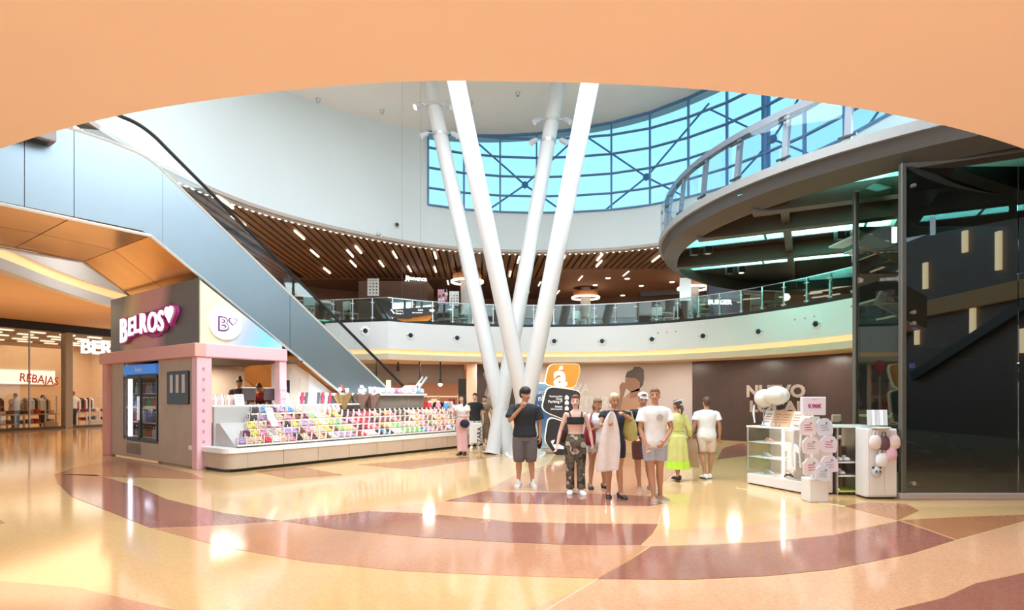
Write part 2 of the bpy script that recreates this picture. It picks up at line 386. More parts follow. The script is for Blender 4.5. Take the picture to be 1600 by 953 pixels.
# nozzles on the fascia: every one a thing
noz = [(570, 517), (641, 524), (714, 528), (866, 533), (941, 533), (1019, 530), (1099, 525), (1186, 518), (1276, 506)]
def nozzle(x, y, label):
    # find where the ray meets the fascia curve
    best = min(arc(8, 135, 600), key=lambda p: abs((p[0]/p[1])-(x-CX)/F)); P = px(x, y, best[1])
    d = Vector((AC[0]-best[0], AC[1]-best[1], 0)).normalized()
    t = thing('air_nozzle', label, 'air vent', P, 0, 'round air nozzles in the balcony fascia')
    m1 = MB().tube([P-d*0.02, P+d*0.03, P+d*0.05, P+d*0.02], [0.17, 0.165, 0.12, 0.09], 20); build('rim', m1, white, t, smooth=True, world=True)
    m1 = MB().tube([P+d*0.0, P+d*0.06, P+d*0.09], [0.085, 0.08, 0.05], 16); build('outlet', m1, black, t, smooth=True, world=True)
for i, (x, y) in enumerate(noz):
    where = ['nearest the escalator', 'below the hanging direction sign', 'left of the white slanting columns', 'just right of the slanting columns', 'above the wall of printed letters', 'above the young man in the white tee', 'above the woman in the yellow dress', 'fourth from the right glass wall side, above the dark shutter', 'largest and nearest the glass lift'][i]
    if i == 7: where = 'above the paper lanterns'
    nozzle(x, y, 'round white air nozzle with black outlet, '+where)
for i, (x, y) in enumerate([(1028, 520), (1042, 519), (1056, 518), (1242, 499), (1258, 497), (1273, 494)]):
    best = min(arc(8, 135, 600), key=lambda p: abs((p[0]/p[1])-(x-CX)/F)); P = px(x, y, best[1]-0.0); d = Vector((AC[0]-best[0], AC[1]-best[1], 0)).normalized()
    build('fascia_bolt', MB().tube([P-d*0.01, P+d*0.02, P+d*0.03], [0.03, 0.03, 0.015], 10), steel, None, world=True, label='small dark stud on the white fascia, %s of the %s three' % (['left one', 'middle one', 'right one'][i % 3], 'right' if i > 2 else 'left'), cat='stud', group='fascia studs')

# glass balustrade along the balcony: posts, panes, dark bottom rail
bt = thing('balcony_balustrade', 'green tinted glass balustrade with short steel posts along the curved balcony', 'balustrade', (AC[0], AC[1], 4.18))
def walk(path, step):
    out = []; acc = 0; out.append((path[0], None))
    for a, b in zip(path, path[1:]):
        a = Vector(a); b = Vector(b); L = (b-a).length; d = (b-a)/L; s = step-acc
        while s <= L: out.append((tuple(a+d*s), d)); s += step
        acc = (acc+L) % step
    return out
def outw(p, o_): d_ = Vector((p[0]-AC[0], p[1]-AC[1])).normalized(); return (p[0]+d_.x*o_, p[1]+d_.y*o_)
rpath = arc(14, 122, 120)+path[-5:]
rail = [outw(p, .08) for p in rpath]
pos = [p for p, _ in walk(rail, 0.76)]
for a, b in zip(pos, pos[1:]):
    A = Vector((*a, 0)); B = Vector((*b, 0)); d = (B-A).normalized(); A2 = A+d*0.03; B2 = B-d*0.03
    build('pane', MB().bar(A2+Vector((0, 0, 4.63)), B2+Vector((0, 0, 4.63)), 0.014, 0.74), railglass, bt)
for a in pos:
    P = Vector((*a, 0)); d = Vector((AC[0]-a[0], AC[1]-a[1], 0)).normalized(); q = P+d*0.035; s_ = Vector((-d.y, d.x, 0))
    mb = MB().bar(q+Vector((0, 0, 4.16)), q+Vector((0, 0, 4.99)), 0.035, 0.03)
    for z in (4.33, 4.85): mb.bar(q-s_*0.07+Vector((0, 0, z)), q+s_*0.07+Vector((0, 0, z)), 0.025, 0.022)
    build('post', mb, chrome, bt)
build('bottom_rail', MB().wall([outw(p, .02) for p in rpath], 4.18, 4.27, -0.12), black, bt)
build('top_rail', MB().wall([outw(p, .06) for p in rpath], 4.995, 5.02, -0.03), chrome, bt)

# upper level floor and its back wall
build('wall_upper_back', MB().wall(arc(-4, 128, 90, 10.5), 4.15, 7.4, 0.3), brown, kind='structure')
build('wall_upper_left', MB().wall(arc(128, 200, 50, 10.5), 5.27, 7.4, 0.3), brown, kind='structure')
mb = MB().wall(arc(20, 127, 90, 10.3), 4.15, 5.35, 0.1); build('wall_upper_dado', mb, vdark, kind='structure')
# drum wall
SL = lambda x, y: 11.35+0.09*x
win0, win1 = -30, 112.6                              # window sector in degrees about the atrium centre
for nm, a0, a1, z0, z1 in [('wall_drum', win1, 330+0, 6.98, SL), ('wall_drum_sill', win0, win1, 6.98, 8.45)]:
    build(nm, MB().wall(arc(a0, a1, 120), z0, z1, -0.35), drumw, kind='structure', smooth=True)
build('baseboard_drum', MB().wall(arc(0, 215, 160, -0.03), 6.96, 7.06, -0.1), mat('drum_lip', (0.5, 0.42, 0.38), 0.5), kind='structure', smooth=True)
build('ceiling', MB().add([(x, y, SL(x, y)+0.0) for x, y in arc(0, 360, 180, 0.6)[:-1]]+[(x, y, SL(x, y)+0.4) for x, y in arc(0, 360, 180, 0.6)[:-1]],
      [tuple(range(180))[::-1], tuple(range(180, 360))]+[(i, (i+1) % 180, 180+(i+1) % 180, 180+i) for i in range(180)]), roofw, kind='structure')
# window wall
W = thing('window_1', 'tall curved curtain wall of pale blue panes in a blue grey grid', None, (AC[0], AC[1], 8.45), kind='structure')
na = 17; wa = [win0+(win1-win0)*i/na for i in range(na+1)]
zr = [8.45, 9.06, 9.78, 10.5, 11.2, None]
for i in range(na):
    p, q = ring(math.radians(wa[i])), ring(math.radians(wa[i+1]))
    for j in range(5):
        z0 = zr[j]; za = zr[j+1] or SL(*p); zb = zr[j+1] or SL(*q)
        if za-z0 < 0.05: continue
        A = Vector((*p, z0)); B = Vector((*q, z0)); C = Vector((*q, zb)); D = Vector((*p, za)); n = (B-A).cross(Vector((0, 0, 1))).normalized()*0.02
        build('pane', MB().add([A, B, C, D, A+n, B+n, C+n, D+n], [(0, 1, 2, 3), (7, 6, 5, 4), (0, 4, 5, 1), (1, 5, 6, 2), (2, 6, 7, 3), (3, 7, 4, 0)]), skyglass, W, world=True)
for a in wa:
    x, y = ring(math.radians(a)); build('mullion', MB().bar((x, y, 8.45), (x, y, SL(x, y)), 0.055, 0.12, up=(AC[0]-x, AC[1]-y, 0)), mull, W, world=True)
for z in zr[:-1]:
    mb = MB()
    for i in range(na):
        p, q = ring(math.radians(wa[i]), -0.02), ring(math.radians(wa[i+1]), -0.02)
        mb.bar((*p, z), (*q, z), 0.10, 0.05)
    build('transom', mb, mull, W, world=True)
mb = MB()
for i in range(na):
    p, q = ring(math.radians(wa[i]), -0.02), ring(math.radians(wa[i+1]), -0.02); mb.bar((*p, SL(*p)-0.03), (*q, SL(*q)-0.03), 0.12, 0.06)
build('head_rail', mb, mull, W, world=True)
# cross bracing outside
def ringx(a, off, z): x, y = ring(math.radians(a), off); return Vector((x, y, z))
for k, a in enumerate([98, 72, 46, 20]):
    c = ringx(a-8, 0.7, 9.75)
    t = thing('cross_brace', 'rod cross brace with small round hub outside the window, '+['left of the right slanting column', 'between the columns and walkway', 'seen through the walkway railing', 'furthest right'][k], 'brace', c, 0, 'cross braces outside the curtain wall')
    mb = MB().tube([c-Vector((0, 0.05, 0)), c+Vector((0, 0.05, 0))], 0.13, 8); build('hub', mb, mull, t, world=True)
    for (da, z) in [(13, 8.1), (13, 11.6), (-13, 8.1), (-13, 11.8)]:
        build('rod', MB().tube([c, ringx(a-8+da, 0.7, z)], 0.035, 6), mull, t, world=True)
for a in (40, 12):
    x, y = ring(math.radians(a), 0.9)
    build('outer_post', MB().tube([(x, y, 7.2), (x, y, 12.6)], 0.14, 12), mull, None, world=True, label='thick round steel post outside the panes, '+('left of the walkway rail' if a == 40 else 'behind the walkway rail'), cat='post')

# slat ceiling of the upper level, each slat a piece of it
cl = build('ceiling', MB().wall(arc(-60, 225, 140, 0.1), 7.12, 7.22, -10.9), vdark, kind='structure')
vd = Vector((-0.055, 1, 0)).normalized()
def exit_dist(p, d):                                   # first point outside the drum ring going along d from p
    s = 0
    while s < 40:
        q = p+d*s; th = math.atan2(q.y-AC[1], q.x-AC[0])
        if math.hypot(q.x-AC[0], q.y-AC[1]) > rad(th)+0.28: return s
        s += 0.05
    return s
slat_me = None
for i in range(-46, 44):
    x0 = i*0.27; p = Vector((x0+0.6, 12.5, 0))
    if math.hypot(p.x-AC[0], p.y-AC[1]) > rad(math.atan2(p.y-AC[1], p.x-AC[0]))+0.28:
        if i > 0: continue
        p = Vector((x0+0.6, 9.0, 0)); s = 0
    else: s = exit_dist(p, vd)
    a = p+vd*s; L = max(1.5, (24.6 if a.x > 2 else 26.6)-a.y)
    if slat_me is None:
        sm = MB().box((-0.095, 0, -0.13), (0.095, 1, 0.0), 0.004); o = build('slat', sm, wood, cl); slat_me = o.data
    else:
        o = bpy.data.objects.new('slat', slat_me); col.objects.link(o); o.parent = cl; 
    o.location = (a.x, a.y, 7.12); o.rotation_euler = (0, 0, math.atan2(-vd.x, vd.y)); o.scale = (1, L, 1)
eo = None
for k in range(130):  # glowing boxes stand in for sky-lit gaps at the slat ends
    th_ = math.radians(22+k*1.35)
    if math.degrees(th_) > 190: break
    x, y = ring(th_, 0.42)
    if eo is None: o = build('gap_glow', MB().box((-.035, -.05, 0), (.035, .05, .05), .008), lampw, cl, world=True); o.location = (0, 0, 0); eo = o.data
    else: o = bpy.data.objects.new('gap_glow', eo); col.objects.link(o); o.parent = cl
    o.location = (x, y, 6.985)
# plain plaster ceiling beyond the slats on the right, with downlights
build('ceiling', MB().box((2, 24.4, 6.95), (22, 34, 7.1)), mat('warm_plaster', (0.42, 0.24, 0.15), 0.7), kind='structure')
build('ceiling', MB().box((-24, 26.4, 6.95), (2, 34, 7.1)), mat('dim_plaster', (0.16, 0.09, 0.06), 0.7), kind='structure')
led = MB().box((-0.03, -0.5, -0.03), (0.03, 0.5, 0.02), 0.005)
lins = [(468, 367), (492, 396), (511, 423), (547, 372+24), (552, 412), (617, 398), (680, 399), (680, 421), (683, 398), (810, 406), (797, 428), (843, 443), (937, 402), (907, 434), (978, 427), (872, 456), (936, 412), (880, 404), (1025, 404), (825, 458), (505, 398), (352, 316), (373, 345), (560, 390), (596, 412), (640, 420), (700, 441)]
first = None; seen = []
lins.sort()
for i, (x, y) in enumerate(lins):
    P = fl(x, y, 6.96)
    if P.y > 33 or any((P-q).length < 0.6 for q in seen): continue
    seen.append(P)
    if first is None:
        first = build('linear_light', led, lamp, None, world=True, label='', cat='lamp'); o = first
    else: o = first.copy(); col.objects.link(o)
    o.location = (P.x, P.y, 6.93); o.rotation_euler = (0, 0, math.atan2(-vd.x, vd.y))
    o['group'] = 'linear lights between the ceiling slats'; o['category'] = 'lamp'
    o['label'] = 'short glowing light bar between brown ceiling slats, %s from left' % ordn(len(seen)-1)
first = None; nd = -1
for i, (x, y) in enumerate(sorted([(930, 446), (950, 435), (973, 462), (1002, 447), (1022, 458), (880, 472), (1050, 441), (980, 436), (1110, 440), (1130, 446)])):
    P = fl(x, y, 6.93)
    if P.y > 33: continue
    if first is None: first = build('downlight', MB().tube([(0, 0, -0.02), (0, 0, 0.0), (0, 0, 0.04)], [0.09, 0.12, 0.12], 14), lamp, None, world=True, cat='lamp'); o = first
    else: o = first.copy(); col.objects.link(o)
    o.location = (P.x, P.y, 6.92); o['group'] = 'round downlights in the plain upper ceiling'; o['category'] = 'lamp'
    nd += 1; o['label'] = 'small round downlight in plain ceiling beyond the slats, %s from left' % ordn(nd)

# walls under the balcony
bw = arc(18, 100, 60, 2.6)
build('wall_far_right', MB().wall(arc(4, 56.5, 40, 1.9), 0, 2.9, -0.2), darkw, kind='structure', smooth=True)
build('wall_far_middle', MB().wall(arc(56.5, 90.5, 30, 1.9), 0, 2.9, -0.2), pinkw, kind='structure', smooth=True)
build('wall_far_piers', MB().wall(arc(90.5, 99, 8, 2.1), 0, 2.9, -0.2), cream, kind='structure', smooth=True)
build('wall_back_store', MB().box((-14, 29.5, 0), (1, 29.8, 2.9)), mat('store_peach', (0.8, 0.5, 0.36), 0.6), kind='structure')
# ------------------------------------------------------------------ slanting white columns
def tilted(base, p2, label, spots):
    B = Vector(base); Q = Vector(p2); k = (SL(0, 0)-B.z+0.2)/(Q.z-B.z); T = B+(Q-B)*k
    t = thing('slanting_column', label, 'column', B, 0, 'white slanting columns')
    build('shaft', MB().tube([B, B+(T-B)*0.5, T], 0.215, 28), colwhite, t, smooth=True, world=True)
    build('foot_collar', MB().tube([B, B+(T-B).normalized()*0.03], 0.30, 24), colwhite, t, smooth=True, world=True)
    return B, T
cA = tilted(px(796, 709, 16.1)*Vector((1, 1, 0)) if False else (px(797, 709, 16.1).x, 16.1, 0), px(668, 118, 17.3), 'white slanting column rising leftward from the right foot, with spotlights near its top', 1)
cC = tilted((px(770, 709, 16.1).x, 16.05, 0), px(875, 118, 17.6), 'white slanting column rising rightward from the left foot, with spotlights near its top', 1)
cB = tilted((px(836, 712, 15.5).x, 15.5, 0), px(711, 118, 13.4), 'front white slanting column leaning left, without spotlights', 0)
cD = tilted((px(806, 712, 15.5).x, 15.3, 0), px(924, 118, 13.4), 'front white slanting column leaning right, without spotlights', 0)
def spot(P, d, lab, lit=False):
    d = Vector(d).normalized(); P = Vector(P); c = P-d*0.02
    t = thing('spotlight', lab, 'spotlight', P)
    build('bracket', MB().tube([P, P+Vector((d.x*0.15, d.y*0.1, 0.02)), P+Vector((d.x*0.22, d.y*0.2, -0.06))], 0.018, 8), chrome, t, world=True)
    q = P+Vector((d.x*0.24, d.y*0.2, -0.08)); e = (d+Vector((0, 0, -0.7))).normalized()
    build('housing', MB().tube([q-e*0.13, q-e*0.1, q+e*0.08, q+e*0.12], [0.05, 0.075, 0.08, 0.09], 14), mat('lamp_grey', (0.5, 0.52, 0.55), 0.4), t, smooth=True, world=True)
    build('lens', MB().tube([q+e*0.12, q+e*0.128], 0.08, 14), lampw if lit else mat('lens', (0.7, 0.75, 0.8), 0.1), t, world=True)
def on(colm, z): B, T = colm; return B+(T-B)*((z-B.z)/(T.z-B.z))
for nm, cc, zs in (('left', cA, (10.25, 9.35)), ('right', cC, (9.9, 9.25))):
    for z in zs:
        P = on(cc, z); t = thing('lamp_clamp', 'steel clamp ring round the %s spotlight column, %s' % (nm, 'upper one' if z == zs[0] else 'lower one'), 'clamp', P)
        build('band', MB().tube([P-Vector((0, 0, 0.05)), P+Vector((0, 0, 0.05))], 0.235, 20), chrome, t, world=True)
        for sx in (-1, 1):
            spot(P+Vector((sx*0.23, -0.12, 0)), (sx, -0.5, 0), 'grey spotlight on %s side of the %s lamp clamp, %s lamp column' % ('left' if sx < 0 else 'right', 'upper' if z == zs[0] else 'lower', nm), lit=(nm == 'left' and sx < 0 and z == zs[0]))

# ------------------------------------------------------------------ escalator (frame K: x along the counter, y inward, z up)
KA = math.atan2(0.804, 0.595)
K = Matrix.Translation(Vector((-6.9, 12.7, 0))) @ Matrix.Rotation(KA, 4, 'Z')
frame(K)
esc = thing('escalator', 'long escalator with blue grey metal side panels and gold underside descending behind the sweet kiosk', 'escalator', (3, 1.5, 0))
pan = mat('esc_side_metal', (0.25, 0.30, 0.34), 0.40, 0.7, noise=0.05, scale=1)
gold = mat('esc_gold_underside', (0.62, 0.33, 0.10), 0.22, 0.85, noise=0.25, scale=1.2)
yN, yF = 0.32, 4.3
topz = lambda t: 6.75 if t < -1.9 else (6.75-0.05*((t+1.9)/0.6)**2 if t < -1.3 else (6.70-(t+1.3)*0.42*((t+1.3)/0.8+0.0) if t < -0.5 else 6.364-(t+0.5)*0.735))
botz = lambda t: 5.07 if t < -0.855 else max(0.06, 5.0-(t+0.855)*0.683)
cuts = [(-7, -4.4), (-4.4, -2.95), (-2.95, -2.2), (-2.2, -0.62), (-0.62, 2.4), (2.4, 5.4), (5.4, 7.2)]
for a, b in cuts:
    ts = [a+0.006+(b-a-0.012)*i/8 for i in range(9)]
    if a == -0.62: ts = [-0.62]+[-0.5+(2.394+0.5)*i/4 for i in range(5)]
    for yy, nn in ((yN, 0.03), (yF, -0.03)):
        poly = [(t, topz(t)) for t in ts]+[(t, botz(t)) for t in ts[::-1]]
        if b == 7.2: poly = [(5.406, topz(5.406)), (6.55, topz(6.55)), (7.2, 1.0), (7.2, 0.06), (5.406, botz(5.406))]
        build('side_panel', MB().slab(poly, (0, yy, 0), (1, 0, 0), (0, 0, 1), nn), pan, esc)
ucuts = [-7, -5.2, -3.6, -2.2, -0.855, 0.7, 2.2, 3.7, 5.2, 6.3]
for a, b in zip(ucuts, ucuts[1:]):
    for c, d in ((yN+0.02, 2.3), (2.32, yF-0.02)):
        build('underside_panel', MB().add([(a+.01, c, botz(a)), (b-.01, c, botz(b)), (b-.01, d, botz(b)), (a+.01, d, botz(a)), (a+.01, c, botz(a)+.04), (b-.01, c, botz(b)+.04), (b-.01, d, botz(b)+.04), (a+.01, d, botz(a)+.04)],
              [(0, 3, 2, 1), (4, 5, 6, 7), (0, 1, 5, 4), (1, 2, 6, 5), (2, 3, 7, 6), (3, 0, 4, 7)]), gold, esc)
trimm = mat('pale_metal_edge', (0.75, 0.77, 0.78), 0.3, 0.6)
tt = [-7+i*0.25 for i in range(21)]+[-1.7+i*0.1 for i in range(12)]+[-0.5+i*1.0 for i in range(8)]+[6.55]
for yy in (yN, yF):
    build('edge_trim', MB().tube([(t, yy-0.02, topz(t)) for t in tt], 0.03, 6), trimm, esc)
    build('lower_trim', MB().tube([(t, yy-0.02, botz(t)) for t in (-7, -0.855, 2, 5, 6.3)], 0.035, 6), trimm, esc)
hz = lambda t: topz(t)+0.68
for yy in (yN+0.15, 2.1, 2.55, yF-0.15):
    build('glass_balustrade', MB().slab([(t, topz(t)) for t in tt]+[(t, hz(t)-0.03) for t in tt[::-1]], (0, yy, 0), (1, 0, 0), (0, 0, 1), 0.012), clearglass, esc)
    e = [(6.55, hz(6.55)), (7.3, 1.0), (7.75, 0.82), (7.95, 0.7), (7.9, 0.5), (7.6, 0.42)]
    build('handrail', MB().tube([(t, yy, hz(t)) for t in tt]+[(a, yy, b) for a, b in e[1:]], 0.042, 8), black, esc)
for k in range(24):                     # steps between the balustrades
    t = -0.6+k*0.32; z = topz(t)-0.35
    for y0, y1 in ((0.6, 2.0), (2.7, 4.1)):
        build('step', MB().box((t, y0, z-0.18), (t+0.4, y1, z), 0.01), steel, esc)
for j, t in enumerate((0.7, 2.9)):
    build('lamp_tube', MB().bar((t, 3.9, hz(t)+0.2), (t+0.5, 3.9, hz(t)-0.12), 0.04, 0.04), lampw, esc)
frame()

# dark box lamp and dark blue panel at the upper left, under the soffit edge
frame(K)
bx = thing('hanging_box', 'grey brown box hanging at the upper left in front of the escalator landing', 'box', (-2.9, 0.05, 6.35))
build('case', MB().box((-3.3, 0.0, 6.30), (-2.55, 0.28, 6.52), 0.02), mat('taupe', (0.32, 0.25, 0.25), 0.5), bx)
build('underside_slot', MB().box((-3.2, 0.03, 6.27), (-2.65, 0.25, 6.31), 0.01), vdark, bx)
frame()

# ------------------------------------------------------------------ left corridor: cove fascia, ceiling and the clothes store
cv = [(-10.2, 6.5), (-11.4, 10), (-12.55, 14.2), (-13.4, 17.3), (-13.9, 20.5), (-13.9, 24), (-13.2, 28)]
def smoothp(p, n=6):
    out = []
    for i in range(len(p)-1):
        a = p[max(i-1, 0)]; b = p[i]; c = p[i+1]; d = p[min(i+2, len(p)-1)]
        for k in range(n):
            t = k/n; out.append(tuple(0.5*(2*b[j]+(c[j]-a[j])*t+(2*a[j]-5*b[j]+4*c[j]-d[j])*t*t+(-a[j]+3*b[j]-3*c[j]+d[j])*t**3) for j in (0, 1)))
    return out+[p[-1]]
cvs = smoothp(cv)
build('wall_corridor_upper', MB().wall(cvs, 5.28, 7.1, 0.3), white, kind='structure', smooth=True)
build('trim_4', MB().wall([(x-0.12, y) for x, y in cvs], 5.0, 5.28, 0.2), yellow, kind='structure', smooth=True)
build('trim_5', MB().wall(cvs, 4.72, 5.0, 0.3), white, kind='structure', smooth=True)
mb = MB().prism([(x-.45, y) for x, y in cvs]+[(-13.2, 44), (-48, 44), (-48, 6.5)], 5.12, 5.25)
build('ceiling', mb, mat('corridor_ceiling', (0.78, 0.50, 0.28), 0.7), kind='structure')
# store front line
S0 = Vector(((0-CX)/F*26, 26, 0)); S1 = Vector(((186-CX)/F*31, 31, 0)); sd = (S1-S0).normalized()
SF = Matrix.Translation(S0) @ Matrix.Rotation(math.atan2(sd.y, sd.x), 4, 'Z'); frame(SF)
def sx(x):                               # column x of the photograph -> distance along the store front
    k = (x-CX)/F; return (k*S0.y-S0.x)/(sd.x-k*sd.y)
st = thing('store_front', 'glazed clothes store front with black header under the corridor ceiling', 'storefront', (3, 0, 0))
build('header', MB().box((-8, -0.08, 4.72), (14, 0.12, 5.11), 0.02), black, st)
build('plinth', MB().box((-8, -0.06, 0), (14, 0.1, 0.12), 0.01), mat('dark_bronze', (0.12, 0.08, 0.05), 0.3, 0.5), st)
build('pillar', MB().box((sx(100), -0.12, 0), (sx(112), 0.25, 4.75), 0.02), mat('bronze_pillar', (0.42, 0.30, 0.19), 0.35, 0.3), st)
for a, b in ((-8, sx(-60)), (sx(-60), sx(46)), (sx(46), sx(100)), (sx(112), sx(112)+0.02)):
    if b-a > 0.1: build('pane', MB().box((a+0.02, 0, 0.12), (b-0.02, 0.02, 4.75)), shopglass, st)
build('mullion', MB().box((sx(46)-0.02, -0.03, 0.12), (sx(46)+0.02, 0.05, 4.75)), steel, st)
text('shop_sign', 'BERSHKA', mat('sign_white', (1, 1, 1), 0.5, emit=1.1, ecol=(1, 0.97, 0.9)), SF @ Vector((sx(121), -0.25, 4.10)), sd, height=0.72, depth=0.06, fat=0.03, align='LEFT', label='white letters of the clothes store over its entrance, half behind the kiosk', cat='sign')
tx = text('sale_lettering', 'REBAJAS', mat('red_print', (0.75, 0.06, 0.03), 0.5), SF @ Vector((sx(30), -0.03, 2.42)), (sd+Vector((0, 0, -0.10))), height=0.52, width=sx(91)-sx(30), depth=0.01, fat=0.01, align='LEFT', shear=0.1, label='red hand drawn sale lettering on the clothes store glass', cat='lettering')
# interior
build('wall_store_back', MB().box((-9, 8, 0), (16, 8.2, 4.75)), mat('store_wall', (0.85, 0.62, 0.42), 0.6), kind='structure')
build('wall_store_side', MB().box((9, 0.5, 0), (9.2, 8, 4.75)), M['store_wall'], kind='structure')
build('ceiling', MB().box((-9, 0.2, 4.76), (16, 8.2, 4.95)), mat('store_ceiling', (0.30, 0.22, 0.15), 0.6), kind='structure')
first = None
for i in range(8):
    for j in range(5):
        x = -2+i*1.35+(j % 2)*0.3; y = 1.0+j*1.5
        if first is None: first = build('ceiling_panel_light', MB().box((x-.35, y-.12, 4.68), (x+.3, y+.1, 4.74), 0.01), mat('store_lamp', (1, .9, .75), .5, emit=1.3), None, cat='lamp', label='x'); o = first; base = SF @ Vector((x, y, 4.68))
        else: o = first.copy(); col.objects.link(o); o.location = SF @ Vector((x, y, 4.68))
        o['label'] = 'flat ceiling light inside the clothes store, %s row back, %s from left' % (ordn(j), ordn(i)); o['group'] = 'store ceiling lights'
for k, (a, b, z0, z1) in enumerate([(-1.5, 1.9, 2.3, 3.1), (3.4, 6.8, 2.3, 3.1)]):
    t = thing('lit_wall_panel', 'bright white backlit band on the store back wall, %s' % ('left of the pillar' if k == 0 else 'right one behind the entrance'), 'light panel', ((a+b)/2, 7.9, z0))
    build('frame', MB().box((a-.05, 7.86, z0-.05), (b+.05, 7.98, z1+.05), 0.01), white, t); build('diffuser', MB().box((a, 7.84, z0), (b, 7.87, z1)), mat('panel_glow', (1, 1, 1), 0.5, emit=.7), t)
cloths = [mat('cloth_%s' % n, c, 0.85, noise=0.15) for n, c in (('white', (0.78, 0.74, 0.68)), ('black', (0.03, 0.03, 0.03)), ('maroon', (0.25, 0.03, 0.03)), ('sand', (0.55, 0.40, 0.25)), ('denim', (0.12, 0.14, 0.20)), ('red', (0.6, 0.05, 0.04)))]
def rack(x, y, n, lab, pal, h=1.5, rz=0):
    t = thing('clothes_rack', lab, 'rack', (x, y, 0))
    build('rack_frame', MB().tube([(x, y, 0), (x, y, h), (x+n*0.12, y, h), (x+n*0.12, y, 0)], 0.025, 8), steel, t)
    for k in range(n):
        xx = x+0.08+k*0.12; c = cloths[pal[k % len(pal)]]; g = MB().loft([[(xx-.04, y-.06, h-.02), (xx+.04, y-.06, h-.02), (xx+.04, y+.06, h-.02), (xx-.04, y+.06, h-.02)], [(xx-.05, y-.24, h-.14), (xx+.05, y-.24, h-.14), (xx+.05, y+.24, h-.14), (xx-.05, y+.24, h-.14)], [(xx-.06, y-.26, h-.85), (xx+.06, y-.26, h-.85), (xx+.06, y+.26, h-.85), (xx-.06, y+.26, h-.85)]])
        build('garment', g, c, None, label='%s garment, %s on the %s' % (c.name.split('_')[1], ordn(k), lab.split(',')[0].replace('clothes ', '')), cat='clothing', group='garments on '+lab)
rack(-0.6, 1.6, 12, 'long clothes rack behind the sale lettering, left end', [1, 3, 3, 0, 2, 1])
rack(2.2, 2.4, 9, 'clothes rack behind the sale lettering, right part', [3, 0, 0, 1])
rack(5.4, 4.0, 9, 'clothes rack inside the open entrance', [1, 2, 0])
for k, (x, y, lab) in enumerate([(0.2, 0.9, 'low display table with folded clothes at far left behind store glass'), (2.0, 1.0, 'low display table with folded clothes below the sale lettering'), (5.6, 2.2, 'low display table of folded clothes in store entrance')]):
    t = thing('display_table', lab, 'table', (x, y, 0))
    build('table_top', MB().box((x-.8, y-.4, .68), (x+.8, y+.4, .74), .01), mat('pale_wood', (0.62, 0.45, 0.28), 0.5), t)
    for a in (-.7, .7):
        for b in (-.32, .32): build('leg', MB().box((x+a-.03, y+b-.03, 0), (x+a+.03, y+b+.03, .68)), steel, t)
    build('lower_shelf', MB().box((x-.75, y-.36, .25), (x+.75, y+.36, .29), .01), M['pale_wood'], t)
    for q in range(5):
        for z0 in (.74, .29):
            c = cloths[(q*2+k) % 6]; xx = x-.62+q*.3
            build('folded_stack', MB().box((xx-.12, y-.2, z0), (xx+.12, y+.2, z0+.14+.03*(q % 3)), .03), c, None, label='folded %s clothes, %s from left, %s of %s table' % (c.name.split('_')[1], ordn(q), 'top' if z0 > .5 else 'shelf', ['the far left', 'the sale lettering', 'the store entrance'][k]), cat='clothes', group='folded clothes')
for k, x in enumerate((sx(92), sx(160))):
    t = thing('security_gate', 'pale anti-theft gate at the store entrance, %s' % ('left of the pillar' if k == 0 else 'right of the pillar'), 'gate', (x, 0.6, 0))
    build('gate_frame', MB().tube([(x-.25, .6, 0), (x-.25, .6, 1.6), (x+.25, .6, 1.6), (x+.25, .6, 0)], 0.035, 8), white, t)
    build('base', MB().box((x-.28, .5, 0), (x+.28, .7, .35), .02), cream, t)
frame()

# ------------------------------------------------------------------ round walkway (underside at 5.4 m)
DC = (10.8, 13.9); DR = 7.0
wk = thing('curved_walkway', 'dark steel round walkway deck with glazed slots overhead at the right', 'walkway', (DC[0], DC[1], 5.4))
dsteel = mat('dark_green_grey_steel', (0.045, 0.055, 0.05), 0.35, 0.4, noise=0.15)
rimc = mat('rim_grey', (0.085, 0.08, 0.075), 0.4, 0.3); capc = mat('rim_cap', (0.30, 0.29, 0.28), 0.4, 0.3)
def dc(a, r=DR): a = math.radians(a); return (DC[0]+r*math.cos(a), DC[1]+r*math.sin(a))
def darc(a0, a1, n, r=DR): return [dc(a0+(a1-a0)*i/n, r) for i in range(n+1)]
build('outer_rim', MB().loft([[(*dc(a, DR-0.02), 5.62), (*dc(a, DR-0.1), 5.38), (*dc(a, DR-0.45), 5.22), (*dc(a, DR-0.5), 5.35), (*dc(a, DR-0.5), 5.62)] for a in range(0, 361, 3)]), rimc, wk, smooth=True)
build('rim_cap', MB().loft([[(*dc(a, DR+0.04), 5.60), (*dc(a, DR-0.3), 5.60), (*dc(a, DR-0.3), 5.76), (*dc(a, DR+0.04), 5.76)] for a in range(0, 361, 3)]), capc, wk, smooth=True)
dv = Vector((0.89, -0.456, 0)).normalized(); dn = Vector((-dv.y, dv.x, 0))    # beams run along dv
def P2(q, p): v = dv*q+dn*p; return v                                          # q along, p across, measured from the world origin
dcp = Vector((*DC, 0)); cq, cp = dcp.dot(dv), dcp.dot(dn)
def chord(p, r=DR-0.5):
    h = r*r-(p-cp)**2; return (cq-math.sqrt(h), cq+math.sqrt(h)) if h > 0 else None
_ = None
slots = [(9.65, 0.95), (12.4, 1.0), (15.1, 1.0), (17.9, 1.1)]
edges = [cp-6.4] + [v for s_, w_ in slots for v in (s_-w_/2, s_+w_/2)] + [cp+6.4]
teal = bpy.data.materials.new('teal_floor_glass'); teal.use_nodes = True; _t = teal.node_tree; _b = _t.nodes['Principled BSDF']
_b.inputs['Base Color'].default_value = (0.35, 0.9, 0.75, 1); _b.inputs['Roughness'].default_value = 0.35; _b.inputs['Transmission Weight'].default_value = 0.0
